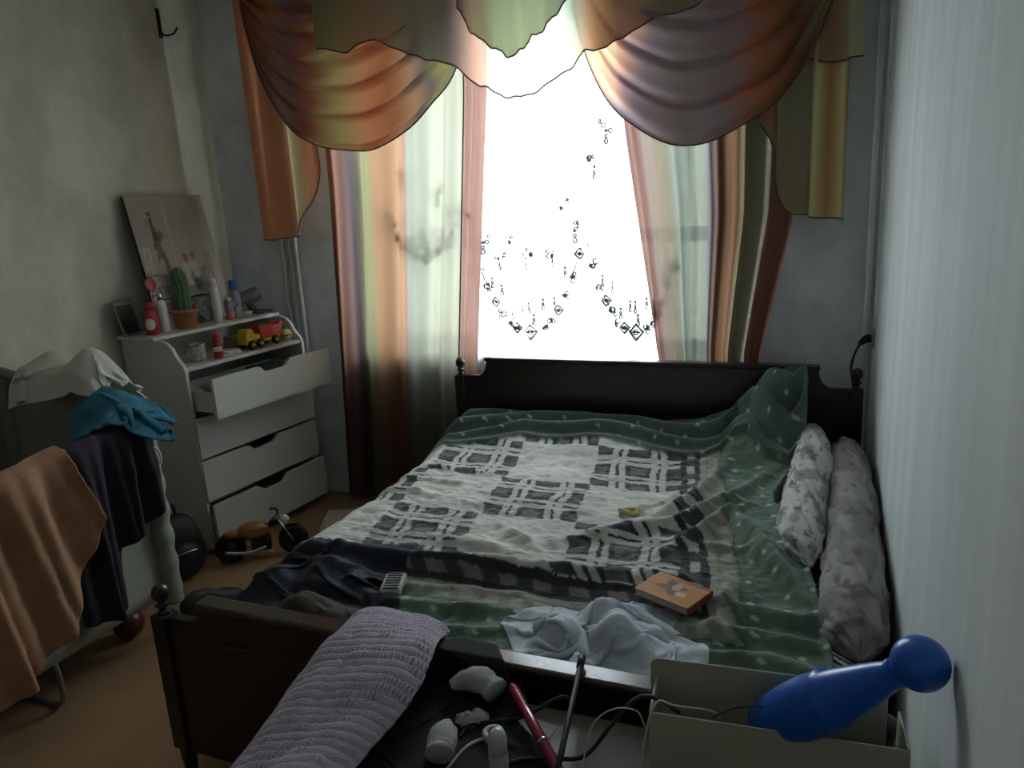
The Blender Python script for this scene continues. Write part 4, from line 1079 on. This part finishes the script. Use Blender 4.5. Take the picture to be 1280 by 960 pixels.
P = wad((-2.37, 1.94, 1.06), .44, .40, 60, lambda x, y: .955 + .08 * np.exp(-((x + 2.40) ** 2 + (y - 1.92) ** 2) / .010) - 1.1 * np.maximum(np.abs(x - X1 + .06) - .08, 0) - 1.0 * np.maximum(y - 2.03, 0) - .5 * np.maximum(1.82 - y, 0), (.55, .55), seed=31, lift=.22, rot=.8)
tag(grid('bath_towel', P, m_tealb, None, solid=.008, sub=1), 'rumpled teal blue towel piled on the corner of the cot', 'towel')
m_creamc = mat('cream_muslin', (.56, .55, .47), .9, var=.06, bump=.1, bscale=140)
P = wad((-2.64, 2.03, 1.26), .56, .52, 66, lambda x, y: 1.10 - .12 * (x + 2.9) + .10 * np.exp(-((x + 2.57) ** 2 + (y - 2.02) ** 2) / .008) + .05 * np.exp(-((x + 2.82) ** 2 + (y - 2.04) ** 2) / .006) - 1.3 * np.maximum(np.abs(y - Y1) - .07, 0) - 1.2 * np.maximum(x + 2.48, 0), (.60, .55), seed=37, lift=.2, rot=.15)
tag(grid('muslin_sheet', P, m_creamc, None, solid=.004, sub=1), 'crumpled cream muslin sheet thrown over the back of the cot', 'sheet')

# ================================================================== ON THE FLOOR
m_bag = mat('black_nylon', (.010, .010, .011), .6, var=.2, bump=.15, bscale=120)
bp = thing('backpack', 'soft black backpack standing on the floor beside the dresser', 'backpack', (-2.735, 2.40, 0), rad(70))
gx = []
th_, ph_ = np.meshgrid(np.linspace(0, 2 * PI, 36, endpoint=False), np.linspace(-PI / 2 + .03, PI / 2 - .03, 22))
pw = lambda v, e: np.sign(v) * np.abs(v) ** e
sq = np.stack([.125 * pw(np.cos(ph_), .55) * pw(np.cos(th_), .7), .085 * pw(np.cos(ph_), .55) * pw(np.sin(th_), .7), .15 + .15 * pw(np.sin(ph_), .75)], -1)
sq[..., 0] *= 1 - .25 * (sq[..., 2] / .3) ** 2 + .10 * (fbm(th_ * 2, ph_ * 3, 4) - .5); sq[..., 1] *= 1 - .3 * (sq[..., 2] / .3) ** 2
make('body', sq.reshape(-1, 3), grid_faces(22, 36, wrap=True) + [tuple(range(36))[::-1], tuple(range(21 * 36, 22 * 36))], m_bag, bp)
MB().ball((0, -.075, .10), .085, 20, 12, 1.0, .5, 1.0).build('front_pocket', m_bag, bp)
MB().tube(smooth_path([(-.03, .03, .295), (-.025, .03, .335), (.025, .03, .335), (.03, .03, .295)], 16), .008, 8).build('handle', m_bag, bp)
MB().tube(smooth_path([(-.05, -.115, .15), (0, -.123, .155), (.05, -.115, .15)], 12), .003, 6).build('zip', m_silver, bp)

m_amber = mat('amber_gloss', (.34, .13, .02), .18, var=.15, coat=.6)
mc = thing('toy_motorcycle', 'toy motorbike with glossy amber tank and black wheels on the floor', 'toy motorcycle', (-2.47, 2.665, 0), rad(38))
mc.scale = (.86, .86, .9)
def wheel(x, r):
    w = MB().tube([(x + r * math.cos(a), 0, r + .022 + r * math.sin(a)) for a in np.linspace(0, 2 * PI, 28)], .022, 10).build('wheel', m_black, mc)
    MB().lathe([(.001, -.016), (r * .62, -.010), (r * .62, .010), (.001, .016)], 18).xf(Matrix.Translation((x, 0, r + .022)) @ Matrix.Rotation(rad(90), 4, 'X')).build('hub', m_iron, w)
wheel(-.17, .062); wheel(.17, .062)
MB().ball((-.04, 0, .165), .06, 20, 12, 1.5, .75, .8).build('tank', m_amber, mc)
MB().ball((-.14, 0, .16), .045, 16, 10, 1.4, .7, .5).build('seat', m_amber, mc)
bx('engine', -.06, .05, -.03, .03, .05, .13, m_iron, mc, bevel=.01)
for s in (-1, 1):
    MB().tube([(.17, s * .03, .085), (.10, s * .03, .22)], .006, 8).build('fork', m_silver, mc)
    MB().tube(smooth_path([(.02, s * .036, .075), (-.08, s * .045, .06), (-.2, s * .045, .08)], 12), .011, 10).build('exhaust', m_silver, mc)
MB().tube(smooth_path([(.06, -.10, .235), (.095, -.05, .245), (.10, 0, .235), (.095, .05, .245), (.06, .10, .235)], 18), .007, 8).build('handlebar', m_black, mc)
MB().ball((.135, 0, .20), .026, 16, 10).build('headlamp', m_wplast, mc)
bx('fender', .12, .22, -.018, .018, .172, .180, m_amber, mc, bevel=.003)
m_creamk = mat('cream_knit', (.40, .36, .27), .9, var=.08, bump=.3, bscale=120)
folded('folded_towel', 'cream folded towel on the floor next to the bed', 'towel', (-2.235, 2.985, 0), .20, .24, .11, m_creamk, rad(25), 2, 3)
m_dred = mat('dark_red_rubber', (.10, .012, .015), .35, var=.1)
b = thing('rubber_ball', 'dark red rubber ball on the floor under the end of the cot', 'ball', (-2.53, 1.93, 0))
MB().ball((0, 0, .06), .06, 24, 14).build('shell', m_dred, b)
MB().lathe([(.006, .1185), (.005, .1205), (.001, .121)], 10).build('valve', m_black, b)
# dark shoe by the footboard post
def shoe(name, label, c, rz, m):
    t = thing(name, label, 'shoe', c, rz)
    L_ = .25; s = np.linspace(0, 1, 26); th = np.linspace(0, 2 * PI, 24, endpoint=False)
    V = []
    for q in s:
        w = np.interp(q, [0, .06, .25, .5, .75, .95, 1], [.012, .028, .032, .036, .044, .03, .008]); h = np.interp(q, [0, .06, .25, .45, .6, .8, .95, 1], [.07, .085, .095, .085, .065, .05, .035, .02])
        for a in th:
            cx = math.cos(a); sx = math.sin(a)
            V.append((q * L_ - L_ / 2, w * np.sign(cx) * abs(cx) ** .7, .022 + (h if sx > 0 else .006) * (sx if sx > 0 else sx)))
    make('upper', V, grid_faces(26, 24, wrap=True) + [tuple(range(24))[::-1], tuple(range(25 * 24, 26 * 24))], m, t)
    pts = [(-.128, -.02), (-.118, -.032), (0, -.037), (.06, -.047), (.105, -.038), (.13, 0), (.105, .038), (.06, .047), (0, .037), (-.118, .032), (-.128, .02)]
    MB().prism(pts, lambda a, b_: (a, b_, 0), lambda a, b_: (a, b_, .018)).build('sole', m_black, t, smooth=False, bevel=.003)
    return t
shoe('shoe', 'black shoe on the floor at the end of the cot', (-2.31, 2.16, 0), rad(75), m_bag).scale = (1.1, 1.1, 1.25)

# ================================================================== TABLE IN FRONT OF THE BED
m_table = mat('table_laminate', (.16, .135, .115), .35, var=.12, vscale=3, stretch=(2, 14, 1))
m_tleg = mat('table_dark', (.03, .022, .018), .5, var=.15)
tbl = thing('low_table', 'low dark brown table pushed against the footboard of the bed', 'table', (0, 0, 0))
TX0, TX1, TY0, TY1, TZ = -.98, .17, .62, 1.30, .58
bx('table_top', TX0, TX1, TY0, TY1, TZ - .025, TZ, m_table, tbl, bevel=.003)
for x in (TX0 + .05, TX1 - .05):
    for y in (TY0 + .05, TY1 - .05):
        MB().prism([(-.02, -.02), (.02, -.02), (.02, .02), (-.02, .02)], lambda a, b_: (x + a * .7, y + b_ * .7, 0), lambda a, b_: (x + a, y + b_, TZ - .025)).build('leg', m_tleg, tbl, smooth=False, bevel=.003)
for y in (TY0 + .04, TY1 - .06): bx('apron', TX0 + .07, TX1 - .07, y, y + .018, TZ - .10, TZ - .025, m_tleg, tbl, bevel=.002)

# dark clothes on the left end and the knitted sweater laid across the footboard
m_blackc = mat('black_cotton', (.010, .010, .012), .85, var=.2, bump=.15, bscale=140)
def tab_hf(x, y):
    h = np.where((x > TX0 - .02) & (x < TX1) & (y < TY1 + .02), TZ, .15)
    return np.where((np.abs(y - 1.36) < .035), .645, h)
P = wad((-.78, 1.17, .66), .56, .50, 56, tab_hf, (.75, .7), seed=43, lift=.16, rot=.5)
tag(grid('black_shirt', P, m_blackc, None, solid=.006, sub=1), 'black shirt heaped on the table end under the lilac sweater', 'shirt')

def sweater():
    t = thing('knitted_sweater', 'lilac openwork knitted sweater laid across the footboard', 'sweater')
    Lp = smooth_path([(-1.05, 1.41, .628), (-1.04, 1.36, .640), (-1.02, 1.25, .650), (-1.01, 1.15, .625), (-1.02, 1.05, .595), (-1.04, .95, .56), (-1.05, .85, .52)], 240)
    Rp = smooth_path([(-.80, 1.41, .630), (-.78, 1.36, .640), (-.765, 1.28, .665), (-.755, 1.18, .650), (-.755, 1.08, .635), (-.76, .98, .62), (-.76, .86, .61)], 240)
    s = np.linspace(0, 1, 161)
    P = Lp[:, None, :] * (1 - s)[None, :, None] + Rp[:, None, :] * s[None, :, None]
    S, Tt = np.meshgrid(s, np.linspace(0, 1, 240))
    bulge = .034 * (1 - np.abs(2 * S - 1) ** 4)
    P[..., 2] += bulge + .030 * (fbm(S * 3, Tt * 4, 3) - .5)
    P[..., 0] += .010 * np.sin(Tt * 9) * (1 - 2 * S)
    rows = np.sin(2 * PI * Tt * 30); st = np.sin(2 * PI * S * 40 + PI * (np.floor(Tt * 30) % 2))
    lace = sstep(.46, .56, fbm(S * 3, Tt * 16, 77) + .12 * (np.abs(Tt - .42) < .22) - .06)
    P[..., 2] += .0010 * rows
    hole = (lace * (rows > .35) * (st > .2))[..., None]
    c = np.array((.50, .42, .52)) * (.88 + .2 * fbm(S * 8, Tt * 8, 12))[..., None]
    c = c * (1 - hole) + np.array((.12, .085, .125)) * hole
    m = mat('lilac_knit', attr=True, rough=.95, var=.12, vscale=120, bump=.5, bscale=300, sheen=.3)
    grid('body', P, m, t, c, solid=.018)
sweater()

# socks
m_sock = mat('grey_white_sock', (.46, .45, .41), .9, var=.08, bump=.3, bscale=220)
def sock(label, path, r, flat=.75, cuff=True, group=None):
    t = thing('sock', label, 'sock', group=group)
    P = smooth_path(path, 34)
    rr = np.interp(np.linspace(0, 1, 34), np.linspace(0, 1, len(r)), r)
    mb = MB().tube(P, rr, 24, flat)
    V = np.array(mb.V); s = np.repeat(np.linspace(0, 1, 34), 24)
    V += (.004 * (fbm(V[:, 0] * 60, V[:, 1] * 60 + V[:, 2] * 40, 5) - .5) * 2)[:, None] * np.array((.5, .5, 1))
    V[:, 2] = np.maximum(V[:, 2], TZ + .001)
    make('foot', V, mb.F, m_sock, t)
    if cuff:
        d = P[-1] - P[-2]; d /= np.linalg.norm(d)
        MB().tube([P[-1] - d * .012, P[-1] - d * .006, P[-1] + d * .002], [rr[-1] * 1.06, rr[-1] * 1.09, rr[-1] * 1.04], 20, flat).build('cuff', m_sock, t)
sock('pale grey sock lying by the tip of the red pencil', [(-.715, 1.265, .612), (-.69, 1.285, .615), (-.665, 1.29, .62), (-.635, 1.285, .62), (-.61, 1.275, .612)], [.010, .022, .028, .032, .026, .028], .8)
sock('pale grey sock rolled up on the table edge near the black shirt', [(-.665, 1.155, .607), (-.66, 1.13, .610), (-.65, 1.10, .612), (-.64, 1.07, .61)], [.014, .027, .030, .026], .8)
m_tissue = mat('tissue', (.52, .52, .49), .9, var=.05)
crumple('crumpled_tissue', 'small crumpled white tissue on the table by the cable', 'tissue', m_tissue, (-.635, 1.205, TZ), (.055, .032, .030), 5, .5, 32, 20, 3, .5)

# red pencil-like marker
m_pen = mat('crimson_lacquer', (.30, .012, .05), .25, var=.06, coat=.4)
A = Vector((-.575, 1.285, TZ + .040)); B = Vector((-.335, 1.02, TZ + .0125))
pn = thing('marker_pen', 'long crimson marker pen lying across the table', 'pen')
d = (B - A).normalized()
MB().tube([A, A + d * .12, B], .011, 14).build('barrel', m_pen, pn)
MB().tube([A - d * .012, A], [.005, .010], 12).build('tip', m_black, pn)
MB().tube([A + d * .16, A + d * .165], .0117, 14).build('ring', m_silver, pn)
# dark rod
A = Vector((-.462, 1.33, TZ + .10)); B = Vector((-.395, 1.00, TZ + .008))
rd = thing('telescopic_rod', 'thin black rod propped from the table onto the footboard', 'rod')
A = Vector((-.450, 1.372, .656)); B = Vector((-.40, .98, TZ + .0065))
d = (B - A).normalized()
MB().tube([A, B], .006, 10).build('shaft', m_black, rd)
MB().tube([A - d * .01, A + d * .02], .0085, 12).build('tip', m_black, rd)
# cables
def cable(name, label, pts, r, m, n=70):
    P = smooth_path(pts, n); P[:, 2] = np.maximum(P[:, 2], TZ + r)
    return tag(MB().tube(P, r, 8).build(name, m), label, 'cable')
cable('black_cable', 'black cable curling from the tissue under the pen towards the footboard', [(-.64, 1.15, .585), (-.63, 1.19, .588), (-.58, 1.215, .59), (-.53, 1.235, .60), (-.49, 1.27, .615), (-.465, 1.29, .62), (-.45, 1.31, .60)], .0042, m_black)
cable('black_cable', 'black cable looping from the white stick into the cream box', [(-.60, 1.02, .585), (-.55, 1.08, .585), (-.505, 1.125, .588), (-.45, 1.145, .592), (-.38, 1.15, .61), (-.335, 1.19, .66), (-.295, 1.215, .705), (-.255, 1.215, .715), (-.215, 1.22, .69)], .0042, m_black)
m_wire = mat('white_cable', (.52, .51, .47), .45, var=.05)
cable('white_cable', 'thin white cable hanging over the front of the cream box', [(-.345, 1.07, .585), (-.30, 1.10, .586), (-.275, 1.135, .60), (-.27, 1.165, .65), (-.262, 1.185, .70), (-.25, 1.205, .718), (-.22, 1.195, .722), (-.16, 1.205, .718), (-.145, 1.23, .69)], .0022, m_wire)
cable('thin_wire', 'thin grey wire arching from the table to the box rim', [(-.36, 1.06, .585), (-.375, 1.12, .60), (-.365, 1.16, .67), (-.33, 1.18, .70), (-.29, 1.195, .695), (-.275, 1.20, .66)], .0014, m_wire)
cable('thin_wire', 'thin dark wire bowed across the inside of the cream box', [(-.155, 1.205, .705), (-.12, 1.215, .725), (-.07, 1.235, .725), (-.03, 1.245, .70)], .0016, m_iron)

# round white charger with cord
cg = thing('round_charger', 'small round white disc on a white cord lying on the table', 'charger', (-.575, 1.175, TZ))
MB().lathe([(.001, 0), (.020, 0), (.022, .003), (.022, .016), (.020, .019), (.015, .019), (.013, .0165), (.001, .017)], 24).build('disc', m_wplast, cg)
MB().lathe([(.001, .0172), (.011, .0172), (.010, .019), (.001, .0195)], 18).build('button', m_silver, cg)
MB().tube(smooth_path([(-.016, -.014, .008), (-.035, -.035, .006), (-.045, -.065, .004), (-.05, -.11, .004)], 20), .0032, 8).build('cord', m_wplast, cg)
# white rounded stick
wt = thing('glue_stick', 'upright white stick with a rounded top on the table', 'glue stick', (-.500, 1.035, TZ))
MB().lathe([(.016, 0), (.0175, .003), (.0175, .10)], 20).build('body', mat('ivory_plastic', (.45, .44, .36), .4, var=.08), wt)
MB().lathe([(.0172, .10), (.0172, .125), (.015, .136), (.009, .143), (.001, .145)], 20).build('cap', m_wplast, wt)
# paper
for (x, y, w, h, rz, lab_) in ((-.525, 1.215, .11, .085, -8, 'pale grey paper sheet lying under the crimson pen'), (-.335, 1.20, .15, .11, 12, 'dull grey paper sheet lying in front of the cream box')):
    o = bx('paper_sheet', -w / 2, w / 2, -h / 2, h / 2, 0, .0008, m_paper if rz < 0 else mat('grey_paper', (.22, .21, .20), .8, var=.08), None, bevel=0)
    o.location = (x, y, TZ + .0004); o.rotation_euler = (0, 0, rad(rz)); tag(o, lab_, 'paper')

# cream plastic box
m_box = mat('cream_box', (.50, .48, .36), .45, var=.06)
bxo = thing('storage_box', 'cream plastic open box with a taller back on the table by the wall', 'box', (-.265, 1.185, TZ), rad(4.5))
bl, bd = .428, .105
def wallp(name, f, w, h, t, rc=.012):
    pts = [(0, 0), (w, 0), (w, h - rc)] + [(w - rc + rc * math.cos(a), h - rc + rc * math.sin(a)) for a in np.linspace(.3, PI / 2, 4)] + [(rc - rc * math.sin(a), h - rc + rc * math.cos(a)) for a in np.linspace(0, 1.2, 4)] + [(0, h - rc)]
    MB().prism(pts, lambda a, z: f(a, z, 0), lambda a, z: f(a, z, t)).build(name, m_box, bxo, smooth=False, bevel=.0012)
wallp('front_wall', lambda a, z, t: (a, t, z), bl, .125, .004)
wallp('back_wall', lambda a, z, t: (a - .01, bd + t, z), bl - .01, .168, .004, .018)
wallp('end_wall', lambda a, z, t: (t, .004 + a, z), bd - .004, .125, .004, .004)
wallp('end_wall', lambda a, z, t: (bl - .004 + t, .004 + a, z), bd - .004, .125, .004, .004)
bx('floor_panel', .004, bl - .004, .004, bd, .001, .005, m_box, bxo, bevel=0)

# blue bowling pin
m_bpin = mat('blue_gloss_plastic', (.015, .13, .60), .3, var=.06)
A = Vector((-.055, 1.262, .680)); B = Vector((.1565, 1.150, .912))
L_ = (B - A).length
pin = thing('bowling_pin', 'glossy blue toy bowling pin lying in the cream box', 'bowling pin')
q = (B - A).to_track_quat('Z', 'Y').to_matrix().to_4x4()
M_ = Matrix.Translation(A) @ q
prof = [(.001, -.03), (.030, -.03), (.038, -.024), (.046, .02), (.051, .07), (.051, .11), (.048, .145), (.050, .150), (.044, .156), (.038, .20), (.029, .25), (.021, .285), (.0195, .298)]
sc = L_ / .340
MB().lathe([(r, z * sc) for r, z in prof], 32).xf(M_).build('body', m_bpin, pin)
MB().ball((0, 0, L_ - .002), .0415, 28, 16).xf(M_).build('head', m_bpin, pin)
MB().lathe([(.0205, .283 * sc), (.0235, .287 * sc), (.0235, .292 * sc), (.0205, .296 * sc)], 24).xf(M_).build('collar', m_bpin, pin)

# ================================================================== CORNER SOCKET
m_sk = mat('socket_plastic', (.40, .34, .22), .5, var=.06)
sk = thing('wall_socket', 'small yellowed wall socket near the window corner of the right wall', 'socket', (XR - .0005, 3.38, .99))
bx('plate', -.010, 0, -.035, .035, -.035, .035, m_sk, sk, bevel=.004)
pgo = thing('power_plug', 'black plug and cord hanging from the corner socket', 'plug', (XR - .0115, 3.38, .99))
MB().tube([(-.0005, 0, 0), (-.02, 0, -.005), (-.045, -.004, -.025)], [.016, .017, .009], 12).build('plug', m_black, pgo)
MB().tube(smooth_path([(-.04, -.004, -.02), (-.06, -.005, -.07), (-.07, -.01, -.12), (-.066, -.03, -.16), (-.055, -.038, -.24), (-.05, -.035, -.34)], 30), .005, 8).build('cord', m_black, pgo)
